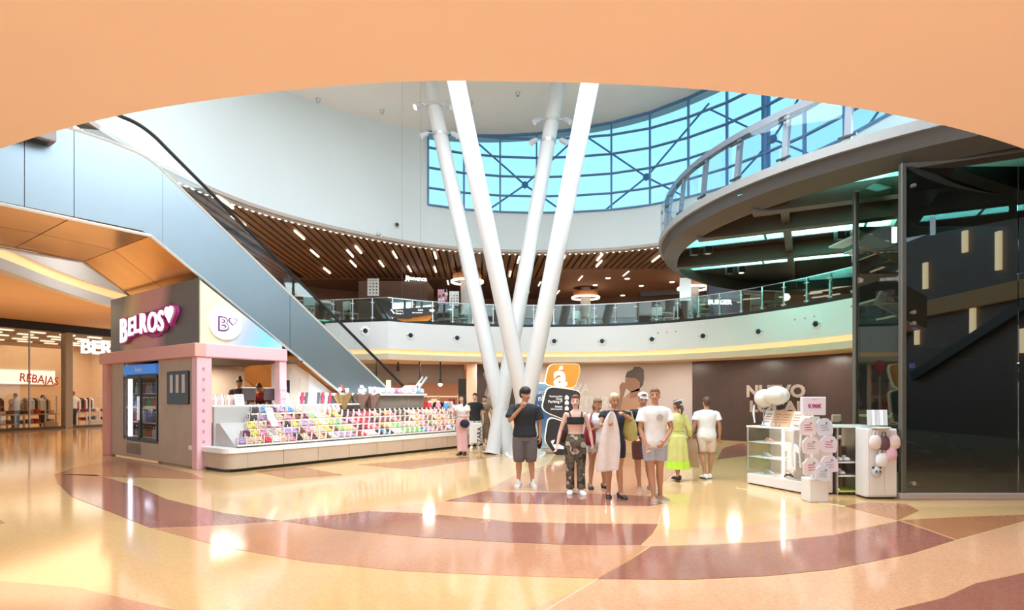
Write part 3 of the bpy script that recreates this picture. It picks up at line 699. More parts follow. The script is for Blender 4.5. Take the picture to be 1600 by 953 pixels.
_tr = _t.nodes.new('ShaderNodeBsdfTranslucent'); _tr.inputs[0].default_value = (0.30, 0.96, 0.78, 1); _mx = _t.nodes.new('ShaderNodeMixShader'); _mx.inputs[0].default_value = 0.85
_t.links.new(_b.outputs[0], _mx.inputs[1]); _t.links.new(_tr.outputs[0], _mx.inputs[2]); _t.links.new(_mx.outputs[0], _t.nodes['Material Output'].inputs[0])
for a, b in zip(edges[0::2], edges[1::2]):          # deck strips between the glazed slots
    n = 10; up = []; dn_ = []
    for i in range(n+1):
        p = a+(b-a)*i/n; c = chord(p, DR-0.3)
        if c: up.append(P2(c[0], p)); dn_.append(P2(c[1], p))
    poly = [(v.x, v.y) for v in up+dn_[::-1]]
    if len(poly) > 4: build('deck_strip', MB().prism(poly, 5.55, 5.70), dsteel, wk)
for s_, w_ in slots:
    c = chord(s_, DR-0.35)
    if not c: print('no chord', s_, cp, cq); continue
    for k in range(6):
        q0 = c[0]+(c[1]-c[0])*k/6; q1 = c[0]+(c[1]-c[0])*(k+1)/6
        A, B, C, D = P2(q0+.03, s_-w_/2), P2(q1-.03, s_-w_/2), P2(q1-.03, s_+w_/2), P2(q0+.03, s_+w_/2)
        build('glass_panel', MB().add([(v.x, v.y, 5.50) for v in (A, B, C, D)], [(0, 1, 2, 3)]), teal, wk)
    for e in (s_-w_/2-0.06, s_+w_/2+0.06):
        cc = chord(e, DR-0.45)
        if not cc: continue
        build('edge_beam', MB().bar(P2(cc[0], e)+Vector((0, 0, 5.52)), P2(cc[1], e)+Vector((0, 0, 5.52)), 0.07, 0.07), dsteel, wk)
for m_ in [(a[0]+b[0])/2 for a, b in zip(slots, slots[1:])]+[cp-5.6+0.6, cp+5.3]:
    cc = chord(m_, DR-0.45)
    if cc: build('main_beam', MB().bar(P2(cc[0], m_)+Vector((0, 0, 5.36)), P2(cc[1], m_)+Vector((0, 0, 5.36)), 0.28, 0.36), mat('beam_brown', (0.085, 0.065, 0.05), 0.4, 0.3), wk)
for q, wd in ((-0.4, 0.16), (1.9, 0.45), (5.0, 0.25)):
    h = (DR-0.5)**2-(q-cq)**2
    if h > 0:
        h = math.sqrt(h)
        build('cross_beam', MB().bar(P2(q, cp-h)+Vector((0, 0, 5.43)), P2(q, cp+h)+Vector((0, 0, 5.43)), wd, 0.26), M['beam_brown'], wk)
for p in (14.6, 17.3):                   # twin box lamps below the beams
    for q in (-2.3, 0.8):
        if p > 17: q += 0.5
        c = P2(q, p)+Vector((0, 0, 5.2)); t = thing('box_lamp', 'small black twin box lamp under the walkway, %s of the %s row' % ('left' if q < 0 else 'right', 'nearer' if p < 15 else 'farther'), 'lamp', c)
        for s_ in (-0.16, 0.16):
            u = c+dv*s_
            build('lamp_box', MB().box(u-Vector((.09, .09, .14)), u+Vector((.09, .09, .03)), .01), black, t, world=True)
        build('lens', MB().tube([c+dv*0.16+Vector((0, 0, -.15)), c+dv*.16+Vector((0, 0, -.135))], 0.06, 12), lampw if p > 17 else M['lens'], t, world=True)
# railing of the walkway
wr = thing('walkway_railing', 'grey steel posts and handrail with clear panes around the curved walkway', 'railing', (DC[0], DC[1], 5.76))
angs = [140+i*8.9 for i in range(-1, 15)]
for a in angs:
    x, y = dc(a, DR-0.08); d = Vector((math.cos(math.radians(a)), math.sin(math.radians(a)), 0))
    P = Vector((x, y, 5.74)); top = P-d*0.10+Vector((0, 0, 0.95))
    build('post', MB().bar(P, top, 0.11, 0.07, up=d), mat('post_grey', (0.16, 0.17, 0.20), 0.45, 0.4), wr, world=True)
    s_ = Vector((-d.y, d.x, 0))
    for z in (0.12, 0.8): build('clamp', MB().bar(P-s_*0.14+Vector((0, 0, z))+d*0.03, P+s_*0.14+Vector((0, 0, z))+d*0.03, 0.035, 0.035), black, wr, world=True)
for a, b in zip(angs, angs[1:]):
    A, B = Vector((*dc(a+0.6, DR-0.02), 0)), Vector((*dc(b-0.6, DR-0.02), 0))
    build('pane', MB().bar(A+Vector((0, 0, 6.2)), B+Vector((0, 0, 6.2)), 0.014, 0.84), railpane, wr, world=True)
build('handrail', MB().loft([[(*dc(a, DR-0.12), 6.66), (*dc(a, DR-0.24), 6.66), (*dc(a, DR-0.24), 6.78), (*dc(a, DR-0.12), 6.78)] for a in [angs[0]+i*(angs[-1]-angs[0])/60 for i in range(61)]]), mat('post_grey', (0.2, 0.2, 0.2)), wr, smooth=True, world=True)
for k, a in enumerate((176, 187)):       # things standing on the walkway near its far end
    pass

# ------------------------------------------------------------------ glass lift enclosure at the right
lf = thing('glass_lift', 'tall dark glass lift enclosure at the right edge', 'lift', (8.2, 9.6, 0))
bronze = mat('lift_frame', (0.16, 0.15, 0.13), 0.35, 0.6)
X0, X1, Y0 = 6.10, 13.2, 9.0
for i, (a, b) in enumerate([(X0+.03, 7.9), (7.92, 9.9), (9.92, X1)]):
    for z0, z1 in ((0.10, 5.2),):
        build('front_pane', MB().box((a, Y0, z0), (b, Y0+.02, z1)), darkglass, lf)
build('side_pane', MB().box((X0, Y0+.08, 0.08), (X0+.02, 10.2, 4.0)), sideglass, lf)
build('side_pane', MB().box((X0, Y0+.08, 4.02), (X0+.02, 10.2, 5.2)), sideglass, lf)
build('corner_post', MB().box((X0-.03, Y0-.03, 0), (X0+.05, Y0+.06, 5.25), .01), bronze, lf)
build('rear_post', MB().box((X0-.03, 10.2, 0), (X0+.05, 10.28, 5.25), .01), bronze, lf)
build('sill', MB().box((X0-.05, Y0-.06, 0), (X1, Y0+.08, 0.10), .01), mat('sill_grey', (0.45, 0.36, 0.33), 0.4), lf)
build('back_panel', MB().box((X0+1.2, 12.2, 0), (X1, 12.3, 5.2), .01), mat('shaft_dark', (0.03, 0.03, 0.04), 0.5), lf)
for x in (7.9, 9.91): build('joint_post', MB().box((x-.01, Y0+.05, 0), (x+.03, Y0+.15, 5.2)), black, lf)
for k, (x, z) in enumerate([(6.27, 0.25), (6.27, 2.75), (6.27, 2.92), (6.27, 4.9)]):
    build('glass_bolt', MB().tube([(x, Y0+.0, z), (x, Y0-.03, z)], 0.03, 14), steel, lf)
# stair inside the enclosure: stringers and treads seen through the dark glass
for (x0, z0, x1, z1, yy) in [(6.6, 3.4, 9.6, 1.8, 10.4), (9.4, 3.9, 12.2, 2.3, 10.4), (6.8, 1.2, 8.6, 0.15, 10.4), (6.7, 4.7, 8.6, 3.9, 11.2)]:
    build('stringer', MB().bar((x0, yy, z0), (x1, yy, z1), 0.08, 0.26), mat('stringer_brown', (0.14, 0.08, 0.06), 0.5), lf)
    for k in range(6):
        t = (k+.5)/6; build('tread', MB().box((x0+(x1-x0)*t-.16, yy, z0+(z1-z0)*t+.1), (x0+(x1-x0)*t+.16, yy+1.0, z0+(z1-z0)*t+.14), .01), steel, lf)
for k, (x, z, h) in enumerate([(7.45, 4.6, .3), (8.2, 4.75, .35), (7.85, 2.85, .1), (7.8, 2.15, .1)]):
    build('lamp_strip', MB().box((x-.04, 11.2, z), (x+.04, 11.25, z+h), .005), mat('blue_lamp', (0.4, 0.4, 1), 0.5, emit=1.2) if k > 1 else lampw, lf)
# what the lift glass and floor mirror: the gallery of lit shops behind the camera and at the right
bk = thing('shop_row', 'lit shop windows with orange band behind the viewpoint', 'storefront', (10, -14, 0))
build('back_wall', MB().box((-26, -16.2, 0), (34, -16, 3.2)), mat('brown_shop', (0.22, 0.13, 0.09), 0.5), bk)
for i in range(5):
    x = -20+i*5.5; build('shop_window', MB().box((x, -16, 0.3), (x+3.6, -15.9, 2.6)), mat('far_shop_glow', (1, 0.8, 0.5), 0.5, emit=0.45), bk)
mat('shop_glow', (1, 0.8, 0.45), 0.5, emit=2.0)
build('wall_right', MB().box((19, -16, 0), (19.3, 14, 9)), mat('brown_shop', (0.2, 0.1, 0.1)), kind='structure')
gal = thing('side_gallery', 'dark gallery wall at the far right with thin lit strips and an orange band', 'wall', (18.9, -4, 0))
build('orange_band', MB().box((18.7, -16, 5.2), (18.98, 14, 5.9), .02), mat('band_orange', (0.75, 0.33, 0.10), .5), gal)
for i in range(26):
    y = -15+i*0.95+0.3*math.sin(i*2.3)
    if i % 5 == 3: continue
    z0 = (3.2, 6.5, 4.0, 7.6)[(i*7) % 4]; build('lit_strip', MB().box((18.85, y, z0), (18.98, y+.22, z0+.9+.3*(i % 3)), .01), M['shop_glow'], gal)
for i in range(5): build('beam', MB().bar((18.8, -15+i*6, 2.5), (18.8, -9+i*6, 5.0), .2, .4), M['beam_brown'], gal)

# ------------------------------------------------------------------ sweet kiosk
frame(K)
def gradient(name, stops, ax, rough=0.4, off=0.0, wobble=0.12):
    m = bpy.data.materials.new(name); m.use_nodes = True; t = m.node_tree; b = t.nodes['Principled BSDF']; b.inputs['Roughness'].default_value = rough
    tcn = t.nodes.new('ShaderNodeTexCoord'); vm = t.nodes.new('ShaderNodeVectorMath'); vm.operation = 'DOT_PRODUCT'; vm.inputs[1].default_value = ax
    n = t.nodes.new('ShaderNodeTexNoise'); n.inputs['Scale'].default_value = 0.7; ad = t.nodes.new('ShaderNodeMath'); ad.operation = 'MULTIPLY_ADD'; ad.inputs[1].default_value = wobble
    r = t.nodes.new('ShaderNodeValToRGB'); e = r.color_ramp.elements
    while len(e) < len(stops): e.new(0.5)
    for q, (p, c) in zip(e, stops): q.position = p; q.color = (*c, 1)
    t.links.new(tcn.outputs['Object'], vm.inputs[0]); t.links.new(tcn.outputs['Object'], n.inputs['Vector'])
    t.links.new(n.outputs[0], ad.inputs[0]); t.links.new(vm.outputs['Value'], ad.inputs[2]); a2 = t.nodes.new('ShaderNodeMath'); a2.inputs[1].default_value = off-wobble/2; t.links.new(ad.outputs[0], a2.inputs[0]); t.links.new(a2.outputs[0], r.inputs[0]); t.links.new(r.outputs[0], b.inputs['Base Color']); return m
pink = mat('kiosk_pink', (0.86, 0.50, 0.55), 0.45, noise=0.02); pinkc = mat('kiosk_coral', (0.84, 0.40, 0.34), 0.45, noise=0.02)
kwood = mat('kiosk_pale_wood', (0.55, 0.42, 0.32), 0.45, noise=0.12, scale=2)
kb = thing('sweet_kiosk', 'pink framed sweet kiosk with tall coloured sign box above', 'kiosk', (1.0, 2.5, 0))
bandL = gradient('banded_panel_left', [(0.0, (0.13, 0.12, 0.11)), (0.30, (0.16, 0.14, 0.13)), (0.42, (0.78, 0.36, 0.36)), (0.62, (0.80, 0.40, 0.34)), (0.75, (0.78, 0.60, 0.28)), (0.86, (0.22, 0.22, 0.22)), (1.0, (0.26, 0.27, 0.28))], (0, 0.20, 0.06), off=0.29)  # soft grey, pink and yellow bands slanting across the left panel
printR = gradient('printed_panel_right', [(0.0, (0.72, 0.74, 0.50)), (0.25, (0.70, 0.66, 0.50)), (0.45, (0.42, 0.52, 0.72)), (0.7, (0.22, 0.62, 0.85)), (1.0, (0.50, 0.80, 0.88))], (0.44, 0, -0.16), off=0.92)
fz0, fz1 = 2.47, 2.77
build('sign_panel', MB().box((0.0, 0.0, fz1), (0.06, 5.0, 4.22)), bandL, kb)
build('sign_panel', MB().slab([(0.0, fz1), (1.97, fz1), (1.97, 2.86), (0.0, 4.16)], (0, 0, 0), (1, 0, 0), (0, 0, 1), 0.05), printR, kb)
build('fascia', MB().box((-0.16, -0.16, fz0), (0.06, 5.35, fz1), .015), pinkc, kb)
build('fascia', MB().box((0.06, -0.16, fz0), (2.05, 0.1, fz1), .015), pink, kb)
build('corner_post', MB().box((-0.10, -0.12, 0.0), (0.22, 0.12, fz0), .01), pink, kb)
build('corner_post', MB().box((-0.10, 5.0, 0.0), (0.12, 5.3, fz0), .01), pinkc, kb)
build('right_post', MB().box((1.86, -0.12, 1.36), (2.05, 0.12, fz0), .01), pink, kb)
# left face: wood boards round the fridge
for a, b in ((0.12, 0.95), (0.95, 1.9), (1.9, 2.05), (4.12, 5.0)):
    build('wood_panel', MB().box((0.0, a+.004, 0.03), (0.05, b-.004, fz0), .004), kwood, kb)
build('wood_panel', MB().box((0.0, 2.054, 0.03), (0.05, 4.116, 0.44), .004), kwood, kb)
for k in range(6): build('vent_slat', MB().box((-0.02, 3.05, 0.14+k*.045), (0.02, 3.9, 0.165+k*.045)), mat('vent', (0.25, 0.18, 0.13), 0.5), kb)
build('roof_board', MB().box((0.06, 0.06, fz0), (2.62, 5.2, fz0+.05)), mat('kiosk_ceiling', (0.10, 0.06, 0.05), 0.6), kb)
build('back_wall', MB().box((0.95, 3.4, 0), (2.9, 3.5, fz0), .01), cream, kb)
build('partition', MB().slab([(2.08, 0), (3.14, 0), (3.14, 2.22), (2.75, 2.44), (2.08, 2.44)], (0, 0.62, 0), (1, 0, 0), (0, 0, 1), .05), cream, kb)
build('partition', MB().slab([(3.14, 0), (5.6, 0), (5.6, .54), (3.14, 2.22)], (0, 0.62, 0), (1, 0, 0), (0, 0, 1), .05), white, kb)
build('back_lining', MB().box((0.06, 0.12, 0.0), (0.12, 2.04, fz0)), cream, kb)
for k in range(9): build('magnet', MB().box((0.02, -.14, 0.35+k*.23), (0.06, -.12, 0.40+k*.23)), mat('mauve', (0.5, 0.28, 0.32), 0.5), kb)
build('floor_platform', MB().box((0.5, 0.7, 0), (2.68, 3.3, .40), .01), kwood, kb)
build('ceiling_lamp', MB().bar((0.5, 0.8, fz0-.03), (0.5, 2.2, fz0-.03), .08, .04), lampw, kb)
# menu board
mbn = thing('menu_board', 'black menu board with three pale columns on kiosk side by the fridge', 'board', (-0.03, 1.0, 1.42))
build('board', MB().box((-0.04, 0.42, 1.42), (-0.005, 1.50, 2.18), .01), black, mbn)
for k in range(3): build('menu_column', MB().box((-0.05, 0.58+k*.30, 1.68), (-0.04, 0.72+k*.30, 2.10), .004), mat('menu_pale', (0.7, 0.6, 0.55), 0.5), mbn)
# fridge
fr_ = thing('drinks_fridge', 'black double door drinks fridge with blue header set in the kiosk side', 'fridge', (0.3, 3.1, 0.44))
build('cabinet', MB().box((0.10, 2.10, 0.44), (0.16, 4.08, 2.40)).box((0.06, 2.06, 0.44), (0.9, 2.12, 2.4)).box((0.06, 4.06, 0.44), (0.9, 4.12, 2.4)).box((0.85, 2.1, 0.44), (0.9, 4.1, 2.4)).box((.06, 2.1, .44), (.9, 4.1, .5)) if False else MB().box((0.06, 2.06, 0.44), (0.9, 2.12, 2.4)).box((0.06, 4.06, 0.44), (0.9, 4.12, 2.4)).box((0.85, 2.1, 0.44), (0.9, 4.1, 2.4)).box((.06, 2.1, .44), (.9, 4.1, .5)).box((.06, 2.1, 2.1), (.9, 4.1, 2.4)), black, fr_)
build('header', MB().box((-0.03, 2.12, 2.16), (0.08, 4.06, 2.40), .01), mat('header_blue', (0.04, 0.25, 0.80), 0.4, emit=0.35), fr_)
text('lettering', 'Belros', white, K @ Vector((-0.035, 3.1, 2.28)), K.to_3x3() @ Vector((0, -1, 0)), height=0.11, depth=0.005, parent=fr_, fat=.01)
for a, b in ((2.08, 3.08), (3.10, 4.10)):
    d_ = build('door', MB().box((-0.02, a, 0.5), (0.03, a+.05, 2.12)).box((-0.02, b-.05, 0.5), (0.03, b, 2.12)).box((-0.02, a, 0.5), (0.03, b, 0.56)).box((-0.02, a, 2.06), (0.03, b, 2.12)), black, fr_)
    build('glass', MB().box((0.0, a+.05, 0.56), (0.012, b-.05, 2.06)), clearglass, d_); build('handle', MB().tube([(-0.04, b-.03 if a < 3 else a+.03, 1.0), (-0.04, b-.03 if a < 3 else a+.03, 1.6)], .015, 8), chrome, d_)
build('light_strip', MB().box((0.06, 3.88, 0.55), (0.12, 4.02, 2.05), .01), mat('cold_tube', (0.8, 0.8, 1), 0.5, emit=5, ecol=(0.78, 0.80, 1.0)), fr_)
build('light_strip', MB().box((0.06, 2.16, 0.55), (0.10, 2.20, 2.05), .01), M['cold_tube'], fr_)
for z in (0.55, 0.92, 1.29, 1.66): build('shelf', MB().box((0.06, 2.15, z), (0.8, 4.03, z+.015)), white, fr_)
bcols = [mat('bottle_%s' % n, c, 0.25, noise=.1) for n, c in (('blue', (0.10, 0.18, 0.5)), ('silver', (0.55, 0.57, 0.65)), ('red', (0.45, 0.05, 0.06)), ('green', (0.08, 0.3, 0.14)), ('cola brown', (0.08, 0.04, 0.03)))]
bm_ = {}
for zi, z in enumerate((0.57, 0.94, 1.31, 1.68)):
    for k in range(14):
        y = 2.24+k*.125; c = (zi*3+k//3) % 5; nm = bcols[c].name.split('_')[1]
        P = K @ Vector((0.22, y, z))
        if c not in bm_:
            o = build('drink_bottle', MB().lathe([(.03, 0), (.035, .02), (.035, .16), (.014, .21), (.014, .25)], (0.22, y, z), 10), bcols[c], None, smooth=True, label='x', cat='bottle'); bm_[c] = o
            cp_ = build('cap', MB().lathe([(.016, .25), (.016, .27)], (0.22, y, z), 8), white, o)
        else:
            o = copy_tree(bm_[c]); o.location = P
        o['label'] = '%s drink bottle on the %s fridge shelf, %s from right' % (nm, ['lowest', 'second', 'third', 'top'][zi], ordn(k)); o['group'] = 'bottles in the drinks fridge'
point('fridge_light', K @ Vector((0.45, 3.7, 1.3)), 14, (.75, .8, 1.0), .1); point('fridge_light', K @ Vector((0.45, 2.5, 1.3)), 10, (.75, .8, 1.0), .1)
# big illuminated sign on the left face
Kx = K.to_3x3(); ls = Kx @ Vector((0, -1, 0)); up = Vector((0, 0, 1))
sg = thing('kiosk_sign', 'glowing white kiosk name sign with magenta edge above the fridge', 'sign', (-0.05, 2.3, 3.2))
glow = mat('sign_glow', (1, 1, 1), 0.4, emit=0.75, ecol=(1, 0.97, 1)); mag = mat('sign_magenta', (0.50, 0.05, 0.28), 0.4)
lets = [('B', 3.72, 3.30, .62), ('E', 3.27, 3.36, .46), ('L', 2.93, 3.40, .44), ('R', 2.52, 3.40, .50), ('O', 2.02, 3.38, .50), ('S', 1.57, 3.38, .50)]
for ch, y, z, h in lets:
    lt = text('letter', ch, glow, K @ Vector((-0.13, y, z)), ls+up*0.06, height=h*.98, depth=.03, parent=sg, fat=.018)
    text('letter_edge', ch, mag, K @ Vector((-0.03, y, z)), ls+up*0.06, height=h*1.08, depth=.09, parent=lt, fat=.05)
def heart(s, cx, cz, n=26):
    return [(cx+s*(16*math.sin(t)**3)/16, cz+s*(13*math.cos(t)-5*math.cos(2*t)-2*math.cos(3*t)-math.cos(4*t))/16) for t in [2*PI*i/n for i in range(n)]]
build('heart', MB().slab(heart(.21, 0, 0), K @ Vector((-0.13, 1.14, 3.52)), ls, up, .03), glow, sg, world=True)
build('heart_edge', MB().slab(heart(.27, 0, 0), K @ Vector((-0.03, 1.12, 3.50)), ls, up, .09), mag, sg, world=True)
pl = [(-1.45, -.40), (-1.0, -.30), (-.2, -.22), (.2, -.33), (.6, -.33), (1.0, -.2), (1.35, 0), (1.45, .3), (1.2, .42), (.6, .34), (-.3, .30), (-1.0, .28), (-1.5, .2)]
build('backing', MB().slab(pl, K @ Vector((-0.012, 2.55, 3.36)), ls, up, .03), mag, sg, world=True)
# round sign on the right face
rs = thing('round_sign', 'round white illuminated sign with letter B and heart on blue panel', 'sign', (0.52, -0.1, 3.25))
c0 = K @ Vector((0.55, -0.03, 3.26)); rx = Kx @ Vector((1, 0, 0))
circ = lambda r, n=36: [(r*math.cos(2*PI*i/n), r*math.sin(2*PI*i/n)) for i in range(n)]
build('disc', MB().slab(circ(.37), c0, rx, up, .07), mat('disc_glow', (.9, .9, .9), .4, emit=.3), rs, world=True, smooth=False)
nn_ = Kx @ Vector((0, -1, 0))
text('letter', 'B', mat('sign_violet', (0.16, 0.03, 0.22), .5), c0+nn_*.07-rx*.06-up*.02, rx, height=.34, depth=.01, parent=rs, fat=.05)
text('letter_face', 'B', white, c0+nn_*.085-rx*.06-up*.02, rx, height=.27, depth=.01, parent=rs, fat=.0)
build('heart', MB().slab(heart(.105, .15, .06), c0+nn_*.07, rx, up, .01), M['sign_violet'], rs, world=True)
build('heart_face', MB().slab(heart(.08, .15, .06), c0+nn_*.082, rx, up, .01), white, rs, world=True)

# counter: plinth, wood fronts, white shelf, display back
ct = thing('sweet_counter', 'long low wood fronted sweet counter with white shelf beside the kiosk', 'counter', (4, -.6, 0))
build('plinth', MB().box((0.1, -1.12, 0), (8.4, 0.5, 0.07)), vdark, ct)
CUT = [0.02, 0.45, 1.3, 2.2, 3.1, 4.0, 4.9, 5.8, 6.7, 7.6, 8.5]
def cornerpath(inset=0): return [(0.02+inset, -0.15), (0.02+inset, -0.95)]+[(0.27+inset-.25*math.cos(t), -0.95-.25*math.sin(t)) for t in [PI/2*i/6 for i in range(1, 7)]]
build('wood_front', MB().wall([(x, y) for x, y in cornerpath()]+[(0.45, -1.2)], 0.07, 0.40, 0.03), kwood, ct, smooth=True)
for a, b in zip(CUT[1:], CUT[2:]): build('wood_front', MB().box((a+.005, -1.2, 0.07), (b-.005, -1.16, 0.40), .003), kwood, ct)
build('end_panel', MB().box((8.46, -1.2, 0.07), (8.5, 0.4, 0.40), .003), kwood, ct)
build('shelf', MB().prism([(x-.02, y-.02) for x, y in cornerpath()]+[(8.52, -1.22), (8.52, 0.5), (0.0, 0.5), (0.0, -.13)], 0.40, 0.50), mat('counter_white', (0.88, 0.87, 0.86), 0.25), ct)
greyp = mat('display_grey', (0.52, 0.49, 0.47), 0.5)
build('display_back', MB().box((0.25, -0.16, 0.5), (3.25, -0.08, 1.36), .01), greyp, ct)
build('service_top', MB().box((0.22, -0.16, 1.36), (4.3, 0.55, 1.40), .01), mat('counter_white', (.8, .8, .8)), ct)
build('sloping_bed', MB().add([(x, y, z) for x in (0.3, 8.45) for y, z in ((-1.02, .5), (-.3, 1.0), (0.2, 1.0), (0.2, .5))], [(0, 1, 2, 3), (7, 6, 5, 4), (0, 4, 5, 1), (1, 5, 6, 2), (2, 6, 7, 3), (3, 7, 4, 0)]), greyp, ct)
build('pick_mix_rail', MB().bar((3.4, -.18, 1.22), (7.6, -.18, 1.22), .04, .03), vdark, ct)
build('case_body', MB().box((3.5, 0.0, 1.0), (6.9, 0.5, 1.62), .01), mat('case_brown', (0.30, 0.22, 0.19), .4), ct)
build('case_top', MB().box((3.45, -0.1, 1.62), (6.95, 0.55, 1.68), .01), M['counter_white'], ct)
build('case_glass', MB().box((3.6, -0.14, 1.2), (6.9, -0.13, 1.62)), clearglass, ct)
# bins of sweets
tray = MB()
def side(x): tray.slab([(0, 0), (.05, -.03), (.12, -.05), (.20, -.02), (.23, .05), (.19, .09), (.13, .02), (.07, .05), (.02, .12)], (x, -.12, 0), (0, 1, 0), (0, 0, 1), .012)
fin = [(-.13, .10), (-.125, .03), (-.10, -.02), (-.04, -.05), (.06, -.05), (.10, .0), (.11, .14), (.09, .14), (.08, .02), (.05, -.02), (-.03, -.015), (-.08, .02), (-.10, .06), (-.11, .11)]
for x in (-.088, .074): tray.slab([(a*1.15-.012, b*1.3+.01) for a, b in fin], (x, 0, 0), (0, 1, 0), (0, 0, 1), .014)
tray.box((-.08, -.12, -.045), (.08, .09, -.03)).box((-.08, -.125, -.045), (.08, -.115, -.01))
fin_m = mat('bin_white_acrylic', (0.88, 0.80, 0.72), 0.25)
sw_names = [('plum', (0.16, 0.03, 0.07)), ('red', (0.70, 0.03, 0.06)), ('pink', (0.85, 0.28, 0.38)), ('orange', (0.85, 0.30, 0.06)), ('yellow', (0.80, 0.58, 0.10)), ('green', (0.22, 0.45, 0.16)), ('white', (0.80, 0.74, 0.68)), ('brown', (0.20, 0.08, 0.04)), ('lilac', (0.45, 0.30, 0.50)), ('blue', (0.10, 0.30, 0.60)), ('peach', (0.85, 0.50, 0.35)), ('black', (0.04, 0.02, 0.03))]
heap = {}
def heapmesh(ci):
    r_ = random.Random(ci*7+1); mb = MB()
    for k in range(16):
        x = -.062+(k % 4)*.041+r_.uniform(-.008, .008); y = -.09+(k//4)*.048+r_.uniform(-.008, .008); z = .012+.075*(k//4)/3+r_.uniform(0, .02)
        rr = .028+r_.uniform(0, .007); mb.ball((x, y, z), (rr, rr*.9, rr*.75), 6, 4)
    return mb
tray_o = {}
def bin_(x, y, z, ci, label, group, rz=0, sc=1):
    nm, c = sw_names[ci]
    if ci not in tray_o:
        frame(); t = build('sweet_bin', tray, fin_m, None, label=label, cat='bin'); frame(K)
        # keep origin at the bin centre
        off = t.location.copy(); t.data.transform(Matrix.Translation(off)); t.location = (0, 0, 0); WM[t] = Matrix.Identity(4)
        if tray_o:
            t.data = next(iter(tray_o.values())).data
        frame(); h = build('sweets', heapmesh(ci), mat('sweets_'+nm, c, .3, noise=.45, scale=60), t, smooth=True); h['kind'] = 'stuff'; frame(K); tray_o[ci] = t; o = t
    else: o = copy_tree(tray_o[ci])
    o.matrix_basis = K @ Matrix.Translation((x, y, z)) @ Matrix.Rotation(rz, 4, 'Z') @ Matrix.Scale(sc, 4)
    o['label'] = label; o['category'] = 'bin'; o['group'] = group
    return o
rowz = [(-1.0, .58), (-.80, .73), (-.60, .89), (-.40, 1.06)]
rown = ['bottom', 'second', 'third', 'top']
pal = {3: [5, 6, 10, 7, 4, 11, 11, 0, 2, 1, 1, 10, 11, 3, 2, 11, 7, 11, 10, 10, 7, 2, 10, 10, 2, 7, 10, 2, 8],
       2: [4, 6, 4, 5, 8, 0, 2, 1, 1, 0, 11, 7, 0, 7, 2, 7, 11, 7, 10, 3, 2, 7, 7, 10, 3, 10, 2, 7, 2],
       1: [10, 4, 7, 5, 4, 10, 0, 0, 1, 2, 7, 3, 10, 5, 5, 2, 10, 10, 3, 2, 7, 5, 10, 3, 2, 10, 3, 2, 9],
       0: [7, 6, 8, 8, 8, 7, 1, 6, 6, 11, 9, 11, 6, 6, 5, 5, 5, 5, 9, 8, 2, 7, 2, 7, 6, 9, 8, 6, 6]}
for r_i, (y, z) in enumerate(rowz):
    for k in range(27):
        ci = pal[r_i][k]; bin_(2.55+k*.185, y, z, ci, 'bin of %s sweets in the %s straight row, %s from the kiosk end' % (sw_names[ci][0], rown[r_i], ordn(k)), 'sweet bins in the straight rows', rz=0)
# fan shaped corner heap of bins by the kiosk
crn = random.Random(3)
for r_i, (n, x0, x1, y, z, lab) in enumerate([(11, .42, 2.36, -1.0, .58, 'lowest'), (10, .62, 2.36, -.80, .72, 'second lowest'), (8, .85, 2.36, -.60, .88, 'third'), (7, 1.0, 2.30, -.42, 1.05, 'fourth'), (6, 1.12, 2.2, -.28, 1.22, 'highest')]):
    for k in range(n):
        x = x0+(x1-x0)*k/(n-1); ci = crn.choice([0, 0, 8, 8, 6, 6, 2, 2, 10, 10, 11, 7, 9, 4]); ci = 1 if (r_i == 0 and k == 3) else ci
        bin_(x, y, z, ci, 'bin of %s sweets in the %s row of corner display, %s from left' % (sw_names[ci][0], lab, ordn(k)), 'sweet bins in the corner display', rz=math.radians(-22+20*k/n), sc=1.08)
def card(lab, x, y, z, w_, h_, m, lines=3, cat='price card', lean=0.25, rz=0, group=None, ink=None, th=.008):
    """upright printed card in the current frame, standing at x,y,z, facing -y"""
    R = Matrix.Translation((x, y, z)) @ Matrix.Rotation(rz, 4, 'Z'); fr = FR
    frame(fr @ R); t = thing('price_card' if cat == 'price card' else cat.replace(' ', '_'), lab, cat, (0, 0, 0), 0, group)
    ay = Vector((0, lean, 1)).normalized()
    build('sheet', MB().slab([(-w_/2, 0), (w_/2, 0), (w_/2, h_), (-w_/2, h_)], (0, 0, 0), (1, 0, 0), ay, th), m, t)
    for k in range(lines):
        a = h_*(0.75-0.5*k/max(1, lines-1)) if lines > 1 else h_*.5; ww = w_*(.32 if k % 2 else .36)
        build('printed_line', MB().slab([(-ww, a), (ww, a), (ww, a+h_*.06), (-ww, a+h_*.06)], ay*0+Vector((0, -th*1.2, 0)), (1, 0, 0), ay, .001), ink or mat('grey_ink', (.35, .35, .38), .6), t)
    frame(fr); return t
paper = mat('paper_white', (0.86, 0.85, 0.84), 0.6, noise=.02)
card('white printed card left on the kiosk counter top', 0.90, -.05, 1.40, .22, .26, paper, 3)
card('white printed card right on the kiosk counter top, by the pink post', 2.05, -.05, 1.40, .26, .30, paper, 3)
card('tall white price card standing in the corner heap of sweets', 1.28, -.75, 1.05, .18, .32, paper, 2, lean=.5)
card('white price card lower in the corner heap of sweets', 1.22, -.98, .92, .17, .20, paper, 2, lean=.6)
card('pale pink notice card fixed to the kiosk right post', 1.95, -.14, 1.42, .17, .42, pink, 2, lean=0)
